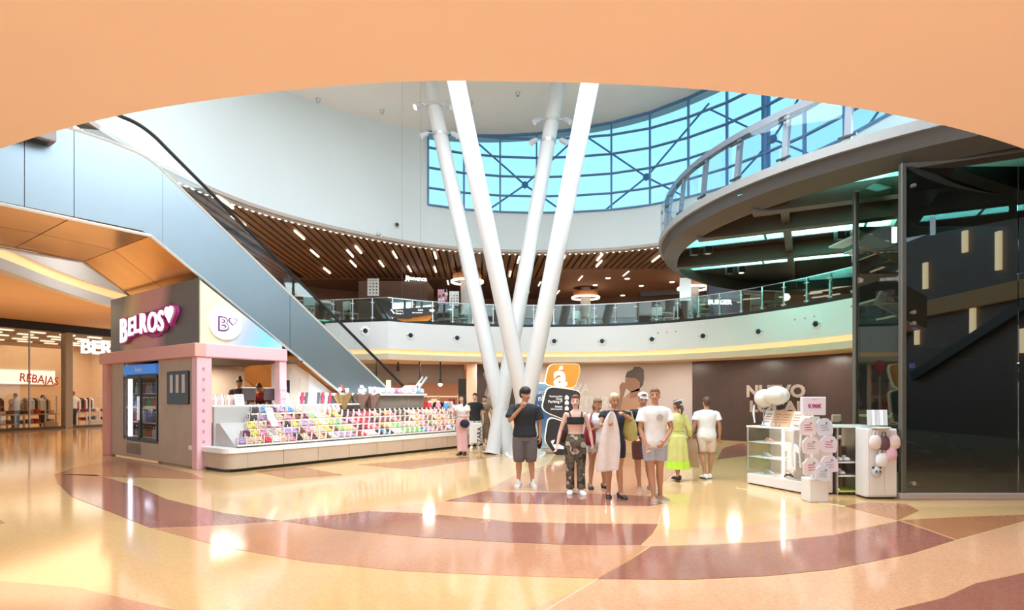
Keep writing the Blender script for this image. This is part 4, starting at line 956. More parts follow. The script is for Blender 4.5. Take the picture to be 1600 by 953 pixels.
# wrapped sweet bundles and plush behind the counter top
bag_m = [mat('wrap_%d' % i, c, .3, noise=.2) for i, c in enumerate([(0.80, .5, .42), (.85, .78, .7), (.7, .12, .3), (.45, .06, .12), (.85, .55, .6), (.12, .12, .16)])]
for k in range(8):
    x = 0.34+k*.075; build('sweet_bag', MB().loft([[(x-.03, .1, 1.40), (x+.03, .1, 1.40), (x+.03, .2, 1.40), (x-.03, .2, 1.40)], [(x-.035, .08, 1.52), (x+.035, .08, 1.52), (x+.035, .22, 1.52), (x-.035, .22, 1.52)], [(x-.03, .14, 1.64), (x+.03, .14, 1.64), (x+.03, .16, 1.64), (x-.03, .16, 1.64)]]), bag_m[k % 2], None, label='%s sweet bag at the left end of the kiosk counter top, %s from left' % (['coral', 'cream'][k % 2], ordn(k)), cat='bag', group='sweet bags %s at the counter left end' % ['coral', 'cream'][k % 2])
for k in range(10):
    x = 2.40+k*.12; c = [4, 3, 5, 4, 1, 5, 3, 1, 3, 5][k]; nm = ['coral', 'cream', 'magenta', 'maroon', 'pink', 'black'][c]
    build('sweet_bar', MB().slab([(-.035, 0), (.035, 0), (.035, .30), (-.035, .30)], (x, -.02, 1.40), (1, .15, 0), (.25, .2, 1), .03), bag_m[c], None, label='leaning %s packet, %s in the row right of the pink post' % (nm, ordn(k)), cat='packet', group='packets right of the pink post')
for k in range(4):
    x = 3.1+k*.14; build('biscuit_bag', MB().loft([[(x-.04, -.2, 1.10), (x+.04, -.2, 1.10), (x+.04, -.1, 1.10), (x-.04, -.1, 1.10)], [(x-.05, -.22, 1.25), (x+.05, -.22, 1.25), (x+.05, -.08, 1.25), (x-.05, -.08, 1.25)], [(x-.045, -.16, 1.37), (x+.045, -.16, 1.37), (x+.045, -.14, 1.37), (x-.045, -.14, 1.37)]]), bag_m[0], None, label='orange brown biscuit bag above top sweet row, %s from left' % ordn(k), cat='bag', group='biscuit bags')
# bouquets of wrapped sweets
cel = mat('gold_wrap', (.42, .30, .14), .2, .4, noise=.35, scale=14, bump=.6)
for k, (x, lab, tops) in enumerate([(3.75, 'gold wrapped sweet bouquet, leftmost of three', (.3, .1, .08)), (4.35, 'brown wrapped bouquet of pale plush, middle of three', (.7, .6, .68)), (4.75, 'brown wrapped bouquet of pale plush, rightmost of three', (.68, .6, .66))]):
    t = thing('sweet_bouquet', lab, 'bouquet', (x, -.12, 1.22))
    rg = []
    for z, r0 in ((1.22, .08), (1.40, .14), (1.58, .24), (1.66, .27), (1.60, .22)): rg.append([(x+r0*(1+.12*math.sin(5*a))*math.cos(a), -.10+.6*r0*(1+.12*math.sin(5*a))*math.sin(a), z+.03*math.sin(4*a)) for a in [2*PI*j/20 for j in range(20)]])
    build('wrap', MB().loft(rg), cel if k == 0 else mat('brown_wrap', (.30, .20, .17), .25, .3, noise=.3, scale=14, bump=.6), t, smooth=True)
    rr = random.Random(k); m_ = mat('plush_%d' % k, tops, .9, noise=.5, scale=25)
    for j in range(7):
        a = rr.uniform(0, 6.28); q = rr.uniform(.02, .17); h = 1.68+rr.uniform(0, .18); c = (x+q*math.cos(a), -.1+q*.6*math.sin(a), h)
        mb = MB().ball(c, .055, 8, 6).ball((c[0]-.035, c[1], c[2]+.05), .02, 6, 4).ball((c[0]+.035, c[1], c[2]+.05), .02, 6, 4); build('plush_head', mb, m_ if j % 3 else white, t, smooth=True)
        build('stick', MB().tube([c, (x, -.1, 1.5)], .006, 5), white, t)
# rolled sweets lying on the case, a blue rimmed roll among them
for k, x in enumerate([5.0, 5.25, 5.5, 5.75, 6.0, 6.35, 6.7]):
    big = k == 5; r_ = .13 if big else .085; c = [(.85, .84, .86), (.6, .75, .68), (.85, .84, .86), (.7, .3, .45), (.85, .84, .86), (.88, .86, .88), (.35, .55, .8)][k]
    nm = ['white', 'mint', 'white', 'raspberry', 'white', 'large white', 'pale blue'][k]
    t = thing('rolled_sweet', '%s rolled sweet lying on the case, %s from left' % (nm, ordn(k)), 'sweet', (x, .05, 1.68), group='rolled sweets on the case')
    build('roll', MB().tube([(x, -.12, 1.68+r_), (x+.05, .3, 1.68+r_)], r_, 16), mat('roll_'+nm, c, .4), t, smooth=True)
    for q, mm in ((.62, mat('roll_ring', (.5, .25, .35), .5)), (.42, white), (.2, M['roll_ring'])): build('spiral_ring', MB().tube([(x, -.12-.004*(1-q), 1.68+r_), (x, -.126-.01*(1-q), 1.68+r_)], r_*q, 14), mm, t)
for k, (x, y, z, c, nm) in enumerate([(7.05, -.1, 1.0, 1, 'pink'), (7.25, .1, 1.0, 6, 'white'), (7.45, -.1, 1.0, 2, 'rose'), (7.6, -.3, .98, 9, 'blue'), (7.72, -.2, .98, 6, 'clear white'), (7.86, -.1, .98, 5, 'green'), (8.0, 0, .98, 6, 'cream'), (8.15, .1, .98, 2, 'pale pink'), (8.3, .1, .98, 6, 'pearl')]):
    t = thing('sweet_jar', '%s sweet jar toward the far end of the counter, %s of its line' % (nm, ordn(k)), 'jar', (x, y, z), group='jars at the far end')
    build('body', MB().lathe([(.075, z), (.09, z+.03), (.09, z+.32), (.05, z+.4)], (x, y, 0), 12), mat('jar_'+nm, sw_names[c][1], .25, noise=.4, scale=20), t, smooth=True); build('lid', MB().lathe([(.055, z+.4), (.055, z+.45)], (x, y, 0), 12), white, t)
for k in range(20):
    rr = random.Random(k); c = [5, 9, 6, 5, 9, 1, 6, 8, 2, 6][k % 10]; x = 7.60+(k % 5)*.17; r_i = k//5
    bin_(x, rowz[r_i][0], rowz[r_i][1], c, 'bin of %s packets at the far end, %s row, %s from left' % (sw_names[c][0], rown[r_i], ordn(k % 5)), 'packet bins at the far end')
# screens, notices, glass splash sheet
for k, (x, rz) in enumerate(((1.25, .3), (1.80, -.2))):
    t = thing('till_screen', 'dark till screen with pale top edge, %s on the kiosk counter' % ('left one' if k == 0 else 'right one'), 'monitor', (x, .2, 1.40), rz)
    build('screen', MB().box((x-.17, .18, 1.50), (x+.17, .22, 1.80), .01), mat('screen_back', (.09, .06, .06), .4), t); build('top_edge', MB().box((x-.17, .17, 1.80), (x+.17, .23, 1.815)), white, t)
    build('stand', MB().box((x-.03, .19, 1.41), (x+.03, .23, 1.52)).box((x-.1, .12, 1.40), (x+.1, .28, 1.415)), black, t)
build('wall_screen', MB().box((2.32, 0.54, 1.68), (2.56, 0.57, 2.02), .01), black, None, label='small black screen on the cream partition right of the pink post', cat='screen')
t = thing('notice', 'pale notice with red foot on the partition edge', 'notice', (2.95, .56, 1.50)); build('sheet', MB().box((2.86, .555, 1.57), (3.08, .57, 2.08)), cream, t); build('red_foot', MB().box((2.86, .545, 1.50), (3.08, .56, 1.60)), mat('notice_red', (.5, .05, .05), .5), t)
t = thing('balloon_bunch', 'two dark blue balloons inside the kiosk window at left', 'balloons', (.3, .5, 1.9))
for z, x in ((2.25, .30), (2.0, .26)): build('balloon', MB().ball((x, .45, z), (.1, .1, .12), 14, 10), mat('balloon_navy', (.03, .05, .15), .2), t, smooth=True); build('string', MB().tube([(x, .45, z-.12), (x, .45, 1.45)], .004, 4), white, t)
t = thing('splash_glass', 'two leaning glass sheets with steel edges at the escalator foot behind the sweets', 'glass', (6.3, .1, 1.6))
for a in (0, .18): build('sheet', MB().slab([(0, 0), (.62, .62), (.66, .58), (.04, -.04)], (6.4+a, .2, 1.62), (1, 0, 0), (0, 0, 1), .03), mat('frosted', (.75, .8, .82), .2), t)
frame()

# ------------------------------------------------------------------ back of the ground floor: shop opening, piers, pictures, hoarding texts
build('wall_shop_header', MB().wall([(-9.5, 22.0), (-2.0, 24.0)], 2.15, 2.9, .2), mat('shop_fascia', (.23, .19, .17), .5), kind='structure')
t = thing('back_pier', 'cream square pier at the right end of shop opening', 'pier', px(737, 640, 22.6)*Vector((1, 1, 0)))
build('shaft', MB().box((px(729, 0, 22.5).x, 22.4, 0), (px(745, 0, 22.5).x, 22.7, 2.88), .02), mat('pier_cream', (.78, .58, .42), .5), t)
build('base_block', MB().box((px(728, 0, 22.5).x, 22.35, 0), (px(746, 0, 22.5).x, 22.75, .12), .01), M['pier_cream'], t)
build('wall_shop_pier', MB().box((px(716, 0, 23.3).x, 23.3, 0), (px(730, 0, 23.3).x, 23.5, 2.3)), vdark, kind='structure')
for k, x in enumerate((588, 622, 656, 688)):
    P = px(x, 600, 21.6); t = thing('pendant_lamp', 'black rod pendant with small bright bulb before the back shop, %s from left' % ordn(k), 'lamp', (P.x, P.y, 1.9), group='rod pendants')
    zt = 2.88; zb = CZ+(HY-(604 if k != 1 else 585))/F*21.6
    build('rod', MB().tube([(P.x, P.y, zb+.3), (P.x, P.y, zt)], .03, 8), black, t)
    build('shade', MB().tube([(P.x, P.y, zb+.12), (P.x, P.y, zb+.30)], [.07, .05], 10), black, t)
    if k != 1: build('bulb', MB().ball((P.x, P.y, zb+.08), .075, 10, 8), lampw, t, smooth=True)
# goods in the back shop
t = thing('shop_shelf', 'lit wall shelf with red and white clothes deep in the back shop', 'shelf', (-5.2, 28, 0))
build('shelf_board', MB().box((-9.5, 27.6, 1.55), (-2.6, 28, 1.6)).box((-9.5, 27.6, .9), (-2.6, 28, .95)).box((-9.5, 27.6, .3), (-2.6, 28, .35)).box((-9.55, 27.6, 0), (-9.5, 28, 1.7)).box((-2.6, 27.6, 0), (-2.55, 28, 1.7)), white, t)
for k in range(16):
    c = cloths[[5, 0, 5, 2, 0, 3][k % 6]]; x = -9.2+k*.42
    for z0, h in ((.96, .5), (.36, .42)):
        build('folded_stack', MB().box((x-.15, 27.62, z0), (x+.15, 27.95, z0+h*(.7+.3*((k*3) % 2))), .03), c, None, label='%s clothing stack on back shop shelf, %s row, %s from left' % (c.name.split('_')[1], 'upper' if z0 > .5 else 'lower', ordn(k)), cat='clothes', group='back shop %s clothes %s' % (c.name.split('_')[1], 'upper' if z0 > .5 else 'lower'))
build('light_box', MB().box((px(604, 0, 22).x, 21.9, 0), (px(611, 0, 22).x, 22, px(0, 594, 22).z), .01), mat('warm_box', (1, .8, .5), .5, emit=1.2), None, label='small warm upright light box left in the back shop opening', cat='sign')
# picture panels on the back wall beside the columns
def wallpic(name, lab, x0, x1, y0, y1, d, base, shapes, cat='picture'):
    t = thing(name, lab, cat, (px((x0+x1)/2, y1, d)))
    A = px(x0, y1, d); B = px(x1, y1, d); h = px(x0, y0, d).z-A.z; ax = (B-A)
    build('panel', MB().slab([(0, 0), (1, 0), (1, h), (0, h)], A+Vector((0, .02, 0)), ax, (0, 0, 1), .02), base, t)
    for k, (nm, poly, m_) in enumerate(shapes): build(nm, MB().slab([(u, v*h) for u, v in poly], A-Vector((0, .002+.003*k, 0)), ax, (0, 0, 1), .003), m_, t)
    return t
skinp = mat('printed_skin', (.34, .16, .10), .5); darkp = mat('printed_dark', (.10, .06, .05), .5)
wallpic('wall_photo', 'dark wall photo of folded cloth beside the pier behind the columns', 745, 792, 569, 640, 22.0, darkp, [('printed_cloth', [(.15, .1), (.35, .55), (.2, .8), (.5, .95), (.6, .6), (.8, .5), (.7, .2), (.4, .0)], mat('printed_taupe', (.40, .28, .22), .5)), ('printed_fold', [(.35, .3), (.45, .6), (.6, .55), (.5, .25)], mat('printed_pale', (.62, .50, .42), .5))])
# large printed woman on the hoarding
wp = px(990, 700, 21.2)
t = thing('woman_print', 'large printed photo of a woman with black bun eating, on the pink hoarding', 'poster', (wp.x, 21.25, 0))
def pr(nm, pts, m_, k): build(nm, MB().slab([(px(x, y, 21.2).x, px(x, y, 21.2).z) for x, y in pts], (0, 21.25-.004*k, 0), (1, 0, 0), (0, 0, 1), .004), m_, t, world=True)
pr('blouse', [(967, 640), (975, 622), (985, 612), (1000, 608), (1010, 625), (1014, 660), (1012, 700), (970, 700)], mat('print_blouse', (.52, .27, .17), .5), 1)
pr('face', [(977, 592), (984, 588), (1000, 590), (1003, 602), (998, 611), (986, 613), (979, 607), (977, 600)], skinp, 2)
pr('neck', [(986, 612), (1000, 606), (1002, 620), (984, 622)], skinp, 2)
pr('hair', [(977, 590), (980, 581), (989, 577), (991, 573), (1000, 573), (1006, 577), (1007, 590), (1005, 602), (1000, 607), (1000, 597), (994, 591), (984, 590)], darkp, 3)
pr('hand', [(968, 603), (972, 597), (977, 598), (980, 604), (977, 612), (974, 622), (969, 640), (963, 640), (969, 618)], skinp, 4)
def curved_text(name, body, m_, x0, x1, y0, y1, d, lab):
    A = px(x0, y1, d); B = px(x1, y1, d); h = px(x0, y0, d).z-A.z
    return text(name, body, m_, (A+B)/2+Vector((0, 0, h/2)), (1, 0, 0), height=h, width=(B-A).x, depth=.01, fat=.035, label=lab, cat='lettering')
lett = mat('hoarding_letters', (.78, .68, .60), .5)
curved_text('wall_lettering', 'NUEVA', lett, 861, 922, 599, 614, 21.3, 'upper line of pale capital letters on pink hoarding, left of printed woman')
curved_text('wall_lettering', 'APERTURA', lett, 856, 968, 619, 637, 21.25, 'lower line of pale capital letters on pink hoarding, left of printed woman')
def on_arc_text(body, xa, xb, y0, y1, lab, m_):
    # letters follow the curved dark shutter
    def hit(x): return min([ring(math.radians(a*.1), 1.86) for a in range(0, 700)], key=lambda p: abs(p[0]/p[1]-(x-CX)/F))
    p, q = hit(xa), hit(xb); A = Vector((*p, 0)); B = Vector((*q, 0)); dm = (A.y+B.y)/2; ax = (B-A).normalized(); za = CZ+(HY-y1)/F*dm; zb = CZ+(HY-y0)/F*dm
    nrm = ax.cross(Vector((0, 0, 1))); 
    if nrm.y > 0: nrm = -nrm
    return text('shutter_lettering', body, m_, (A+B)/2+Vector((0, 0, (za+zb)/2))+nrm*.22, ax, height=zb-za, width=(B-A).length, depth=.01, fat=.045, label=lab, cat='lettering')
lt2 = mat('shutter_letters', (.34, .28, .24), .5)
on_arc_text('NUEVO', 1173, 1265, 601, 621, 'upper line of large pale letters on the dark shutter, above the small kiosk', lt2)
on_arc_text('LOCAL', 1178, 1266, 626, 645, 'lower line of large pale letters on dark shutter, partly behind lanterns', lt2)
# smaller lettering over the back counter at the right
text('shop_lettering', 'ZWART', mat('soft_letters', (.45, .38, .32), .5), px(1336, 664, 15.6), (1, -.2, 0), height=.28, width=1.35, depth=.02, label='pale thin capital letters behind the small kiosk', cat='lettering') if False else None

# ------------------------------------------------------------------ wayfinding totem and blue poster stand
tt_ = thing('wayfinding_totem', 'leaning black wayfinding totem of stacked rounded slabs with orange top', 'totem', (px(873, 712, 15.8).x, 15.8, 0))
def tp(pts, d=15.8): return [(px(x, y, d).x, px(x, y, d).z) for x, y in pts]
def rounded(pts, r=.25, n=4):
    out = []; N = len(pts)
    for i in range(N):
        a, b, c = Vector(pts[i-1]), Vector(pts[i]), Vector(pts[(i+1) % N]); p = b+(a-b)*r; q = b+(c-b)*r
        for k in range(n+1):
            t = k/n; out.append(tuple((1-t)**2*p+2*t*(1-t)*b+t*t*q))
    return out
edge_l = mat('totem_edge_glow', (1, .85, .6), .5, emit=1.0, ecol=(1, .85, .62)); org = mat('totem_orange', (.80, .33, .03), .4); blk = mat('totem_black', (.025, .022, .028), .35)
s1 = [(858, 569), (904, 569), (906, 580), (897, 607), (851, 601)]; s2 = [(855, 604), (907, 611), (904, 640), (900, 662), (846, 641)]; s3 = [(857, 651), (906, 668), (904, 714), (871, 714), (851, 690)]
for nm, sp_, m_, dz in (('top_slab', s1, org, 0), ('middle_slab', s2, blk, .03), ('lower_slab', s3, blk, 0)):
    cx_ = sum(p[0] for p in sp_)/len(sp_); cy_ = sum(p[1] for p in sp_)/len(sp_)
    big = [(cx_+(x-cx_)*1.05, cy_+(y-cy_)*1.05) for x, y in sp_]
    o = build(nm, MB().slab(rounded(tp(sp_)), (0, 15.8-dz, 0), (1, 0, 0), (0, 0, 1), .10), m_, tt_, world=True)
    build('glowing_edge', MB().slab(rounded(tp([(x, min(y, 712)) for x, y in big])), (0, 15.88-dz, 0), (1, 0, 0), (0, 0, 1), .06), edge_l, o, world=True)
prt = mat('totem_print', (.9, .85, .8), .5, emit=.5)
text('letter', 'a', prt, Vector((px(876, 0, 15.6).x, 15.69, px(0, 592, 15.7).z)), (1, 0, 0), height=.44, depth=.012, parent=tt_, fat=.03)
build('accent', MB().slab([(0, 0), (.12, .02), (.12, .11), (.04, .11)], (px(873, 0, 15.6).x, 15.69, px(0, 578, 15.6).z), (1, 0, 0), (0, 0, 1), .012), prt, tt_, world=True)
for i, (bd, y, x0, x1) in enumerate([('Restauración', 619, 859, 879), ('Ocio', 623, 869, 879), ('Parking P', 628, 857, 879), ('Aseos', 635, 867, 879), ('Información', 639, 861, 879)]):
    text('printed_line', bd, prt, Vector((px((x0+x1)/2, 0, 15.6).x, 15.66, px(0, y, 15.65).z)), (1, 0, 0), width=px(x1, 0, 15.6).x-px(x0, 0, 15.6).x, depth=.006, parent=tt_, fat=.01)
for y in (621, 629, 638): build('pictogram', MB().slab([(0, 0), (.1, 0), (.1, .08), (.05, .12), (0, .08)], (px(883, 0, 15.6).x, 15.66, px(0, y+3, 15.65).z), (1, 0, 0), (0, 0, 1), .008), prt, tt_, world=True)
build('pictogram', MB().slab([(0, 0), (.16, .02), (.3, -.05), (.3, -.12), (.05, -.1), (-.02, .02), (-.05, .1), (.06, .14)], (px(864, 0, 15.6).x, 15.69, px(0, 695, 15.65).z), (1, 0, 0), (0, 0, 1), .008), prt, tt_, world=True)
bp_ = thing('poster_stand', 'blue poster stand with white frame behind the man in the black tee', 'poster', (px(845, 707, 16.4).x, 16.4, 0))
bl = gradient('poster_blue', [(0, (.55, .70, .80)), (.3, (.10, .25, .48)), (.55, (.04, .10, .28)), (.8, (.05, .14, .36)), (1, (.35, .55, .75))], (0, 0, .5), wobble=.2, off=0)
build('print', MB().box((px(827, 0, 16.4).x, 16.36, .18), (px(878, 0, 16.4).x, 16.38, px(0, 600, 16.4).z)), bl, bp_)
build('frame', MB().box((px(825, 0, 16.4).x, 16.38, .12), (px(880, 0, 16.4).x, 16.46, px(0, 597, 16.4).z), .02), white, bp_)
build('base', MB().box((px(823, 0, 16.4).x, 16.2, 0), (px(882, 0, 16.4).x, 16.6, .12), .02), steel, bp_)
text('printed_line', 'nL', white, Vector((px(847, 0, 16.3).x, 16.35, px(0, 622, 16.35).z)), (1, 0, 0), height=.16, depth=.006, parent=bp_, fat=.03)
text('printed_line', 'GRO', white, Vector((px(845, 0, 16.3).x, 16.35, px(0, 613, 16.35).z)), (1, 0, 0), height=.09, depth=.006, parent=bp_)
build('red_balloon', MB().lathe([(.02, 0), (.12, .12), (.17, .28), (.12, .42), (.02, .47)], (px(836, 0, 18).x, 18, px(0, 586, 18).z), 14), mat('red_gloss', (.75, .04, .04), .25), None, smooth=True, label='red balloon shape above the blue poster behind the columns', cat='balloon')
build('balloon_pole', MB().tube([(px(836, 0, 18).x, 18, 0), (px(836, 0, 18).x, 18, px(0, 586, 18).z)], .02, 8).tube([(px(836, 0, 18).x, 18, 0), (px(836, 0, 18).x, 18, .03)], .15, 14), white, None, smooth=True, label='thin white pole carrying the red balloon shape', cat='pole')
build('small_sign', MB().box((px(806, 0, 17.6).x-.02, 17.5, px(0, 640, 17.6).z), (px(794, 0, 17.6).x, 17.56, px(0, 605, 17.6).z), .02), darkp, None, label='dark sign seen in the gap between the crossing columns', cat='sign')

# hanging direction sign
P0 = px(644, 492, 15.5)
hs = thing('direction_sign', 'black hanging direction sign with white text and orange lower board', 'sign', P0)
sp1 = [(605, 490), (610, 484), (672, 480), (678, 481), (683, 488), (681, 490), (640, 497), (628, 498), (610, 495)]
build('board', MB().slab(rounded(tp(sp1, 15.5), .15, 3), (0, 15.5, 0), (1, 0, 0), (0, 0, 1), .08), black, hs, world=True)
build('lower_board', MB().slab(rounded(tp([(640, 498), (672, 490), (675, 495), (670, 501), (630, 502), (618, 498)], 15.55), .15, 3), (0, 15.6, 0), (1, 0, 0), (0, 0, 1), .06), org, hs, world=True)
for bd, x, y, ww in (('Zona Ocio', 624, 486, .2), ('Planta 1', 624, 490, .2), ('Salida', 657, 484.5, .14), ('Aparcamiento', 652, 489, .28)):
    text('printed_line', bd, prt, Vector((px(x, 0, 15.4).x, 15.41, px(0, y, 15.45).z)), (1, 0, -.0), width=ww, depth=.005, parent=hs, fat=.01)
build('arrow', MB().slab([(0, .03), (.07, .03), (.07, .07), (.14, 0), (.07, -.07), (.07, -.03), (0, -.03)], (px(671, 0, 15.4).x, 15.41, px(0, 485.5, 15.45).z), (1, 0, 0), (0, 0, 1), .006), prt, hs, world=True)
build('arrow', MB().slab([(0, .07), (.03, .08), (.12, -.03), (.09, -.05)], (px(610, 0, 15.4).x, 15.41, px(0, 488, 15.45).z), (1, 0, 0), (0, 0, 1), .006), prt, hs, world=True)
for x in (628, 657): build('cable', MB().tube([(px(x, 0, 15.5).x, 15.54, P0.z), (px(x, 0, 15.5).x, 15.54, 11.0)], .003, 5), darkp, hs, world=True)
# wall camera and spot on the drum wall
for x, y, nm, lab in ((621, 352, 'wall_camera', 'small dark camera on the white drum wall left of the columns'), (593, 366, 'wall_spot', 'small pale spot bracket at the foot of the drum wall')):
    th_ = min([math.radians(a*.2) for a in range(400, 800)], key=lambda t_: abs(ring(t_)[0]/ring(t_)[1]-(x-CX)/F)); q = ring(th_); P = px(x, y, q[1]-.05)
    t = thing(nm, lab, 'camera' if 'cam' in nm else 'spotlight', P); build('mount', MB().box(P+Vector((-.08, .0, -.1)), P+Vector((.08, .05, .1)), .02), white, t, world=True)
    build('lens', MB().tube([P+Vector((0, -.12, 0)), P+Vector((0, .02, .02))], .06, 12), black if 'cam' in nm else steel, t, world=True)
for k, (x, y) in enumerate([(497, 154), (597, 172), (809, 144), (735, 160)]):
    P = px(x, y, 1); tt = (11.35+.09*0-CZ)/(P.z-CZ); tt = (11.35-CZ)/((P.z-CZ)-.09*P.x); P = Vector((P.x*tt, tt, SL(P.x*tt, 0)))
    build('ceiling_sensor', MB().tube([P-Vector((0, 0, .12)), P+Vector((0, 0, .02))], [.05, .09], 10), steel, None, world=True, label='tiny dark sensor on the white roof, %s' % ['far left', 'second from left', 'between the right columns', 'between the left columns'][k], cat='sensor')

# ------------------------------------------------------------------ upper level: columns with ring lamps, signs, posters, chairs
for k, (x, d, lab) in enumerate([(730, 24.5, 'white round column with ring lamp behind the left slanting columns'), (915, 28.5, 'white round column with ring lamp behind the balcony centre'), (1083, 26, 'white round column with ring lamp near the curved walkway')]):
    X = px(x, 0, d).x; t = thing('round_column', lab, 'column', (X, d, 4.15))
    build('shaft', MB().tube([(X, d, 4.15), (X, d, 7.05)], .25 if k != 0 else .28, 20), colwhite, t, smooth=True, world=True)
    build('ring_lamp', MB().loft([[(X+r*math.cos(a), d+r*math.sin(a), z) for r, z in ((.62, 6.42), (.70, 6.42), (.70, 6.50), (.62, 6.50))] for a in [2*PI*i/40 for i in range(41)]]), lamp, t, smooth=True, world=True)
    build('collar', MB().lathe([(.25, 6.5), (.6, 6.55), (.62, 6.75), (.25, 6.8)], (X, d, 0), 28), mat('copper_collar', (.55, .22, .09), .45), t, smooth=True, world=True)
sgw = mat('sign_white2', (1, 1, 1), .5, emit=1.8)
build('kiosk_block', MB().box((px(560, 0, 25).x, 25, 4.15), (px(668, 0, 25).x, 27, 6.6), .03), mat('shopblock', (.12, .07, .05), .5), None, label='dark shop block carrying the lit ice cream sign upstairs', cat='shop')
text('shop_sign', 'Jijonenca', sgw, Vector((px(650, 0, 24.9).x, 24.9, px(0, 436, 24.9).z)), (1, 0, -.07), width=.95, depth=.04, fat=.03, label='glowing white script sign on the dark upstairs shop', cat='sign')
def poster(lab, x0, x1, y0, y1, d, base, dots):
    t = thing('hanging_poster', lab, 'poster', px((x0+x1)/2, y1, d)); A = px(x0, y1, d); w_ = px(x1, y1, d).x-A.x; h = px(x0, y0, d).z-A.z
    build('board', MB().box((A.x, d, A.z), (A.x+w_, d+.04, A.z+h), .005), base, t, world=True)
    if dots:
        for i in range(3):
            for j in range(4): build('printed_item', MB().box((A.x+w_*(.18+.28*i), d-.01, A.z+h*(.12+.18*j)), (A.x+w_*(.3+.28*i), d, A.z+h*(.2+.18*j))), darkp if (i, j) != (0, 3) else steel, t, world=True)
        build('printed_title', MB().box((A.x+w_*.12, d-.01, A.z+h*.86), (A.x+w_*.88, d, A.z+h*.91)), steel, t, world=True)
    else:
        rr = random.Random(5)
        for i in range(9): u = rr.random()*.8; v = rr.random()*.85; build('printed_patch', MB().slab([(0, 0), (.12, .03), (.1, .14), (.03, .12)], (A.x+w_*u, d-.005, A.z+h*v), (1, 0, 0), (0, 0, 1), .004), [paper, mat('maroon_ink', (.3, .04, .1), .5)][i % 2], t, world=True)
    for q in (.1, .9): build('wire', MB().tube([(A.x+w_*q, d+.02, A.z+h), (A.x+w_*q, d+.02, 7.05)], .006, 4), black, t, world=True)
poster('white menu poster hanging upstairs, left above the escalator rail', 574, 592, 435, 462, 22.5, paper, 1)
poster('pink patterned poster hanging upstairs behind the slanting columns', 684, 699, 452, 475, 22.8, mat('poster_pink', (.75, .35, .42), .5), 0)
poster('white menu poster hanging upstairs beside the pink one', 702, 717, 455, 478, 22.6, paper, 1)
build('hanging_banner', MB().box((px(1062, 0, 22.5).x, 22.5, px(0, 470, 22.5).z), (px(1080, 0, 22.5).x, 22.53, px(0, 434, 22.5).z), .005), paper, None, label='plain white hanging banner just left of the curved walkway underside', cat='banner')
text('shop_sign', 'BURGER', mat('sign_white2', (1, 1, 1)), Vector((px(1125, 0, 24).x, 24, px(0, 472, 24).z)), (1, 0, .0), width=1.0, depth=.04, fat=.04, label='glowing white capital sign seen through the balcony glass at right', cat='sign')
build('shop_front_panel', MB().box((px(1105, 0, 24.2).x, 24.1, 4.15), (px(1160, 0, 24.2).x, 24.3, 6.3), .02), mat('navy_panel', (.05, .045, .09), .5), None, label='dark navy shop panel behind the lit capital sign', cat='shop')
build('shop_fascia', MB().bar(px(1000, 467, 27)+Vector((0, 0, .2)), px(1180, 455, 27)+Vector((0, 0, .2)), .2, .22), vdark, None, label='long dark fascia bar high behind the right balcony glass', cat='fascia')
build('mini_sign', MB().tube([px(1228, 463, 21), px(1228, 463, 21)+Vector((0, .05, 0))], .16, 16), lampw, None, label='small round lit sign seen through the balcony glass under walkway', cat='sign')
chm = mat('chair_white', (.72, .74, .72), .5); chg = mat('chair_green', (.25, .38, .36), .5)
chp = None
def chair_at(X, Y, rz, lab, m_):
    t = thing('cafe_chair', lab, 'chair', (X, Y, 4.15), rz, 'cafe chairs upstairs')
    L = frame_local(t)
    build('seat', MB().box((-.21, -.2, .43), (.21, .2, .47), .015), m_, t); build('backrest', MB().box((-.2, .17, .55), (.2, .21, .88), .015), m_, t)
    for a in (-.18, .18):
        for b in (-.17, .18): build('leg', MB().bar((a, b, 0), (a, b, .55 if b > 0 else .43), .025, .025), chrome, t)
    frame()
def frame_local(t): frame(WM[t]); return t
for k, (x, d) in enumerate([(480, 19.6), (520, 20.6), (548, 21.0), (705, 22.6), (722, 22.6), (905, 23.0), (932, 23.2), (1025, 22.4), (1045, 22.2), (1085, 21.4), (1100, 21.2), (1185, 19.6), (1210, 19.2)]):
    chair_at(px(x, 0, d).x, d, (k*1.3) % 6, 'pale cafe chair behind the balcony glass, %s from left' % ordn(k), chm if k % 3 else chg)
for k, (x, d) in enumerate([(500, 20.4), (714, 23.4), (918, 24.0), (1035, 23.2), (1092, 22.2), (1197, 20.4)]):
    X = px(x, 0, d).x; t = thing('cafe_table', 'round cafe table behind the balcony glass, %s from left' % ordn(k), 'table', (X, d, 4.15), 0, 'cafe tables upstairs')
    build('table_top', MB().lathe([(.4, 4.87), (.42, 4.89), (.42, 4.91), (.4, 4.92)], (X, d, 0), 20), chg if k == 1 else chm, t, world=True); build('stem', MB().tube([(X, d, 4.17), (X, d, 4.87)], .035, 10), black, t, world=True); build('foot', MB().lathe([(.22, 4.15), (.2, 4.18), (.04, 4.2)], (X, d, 0), 16), black, t, world=True)
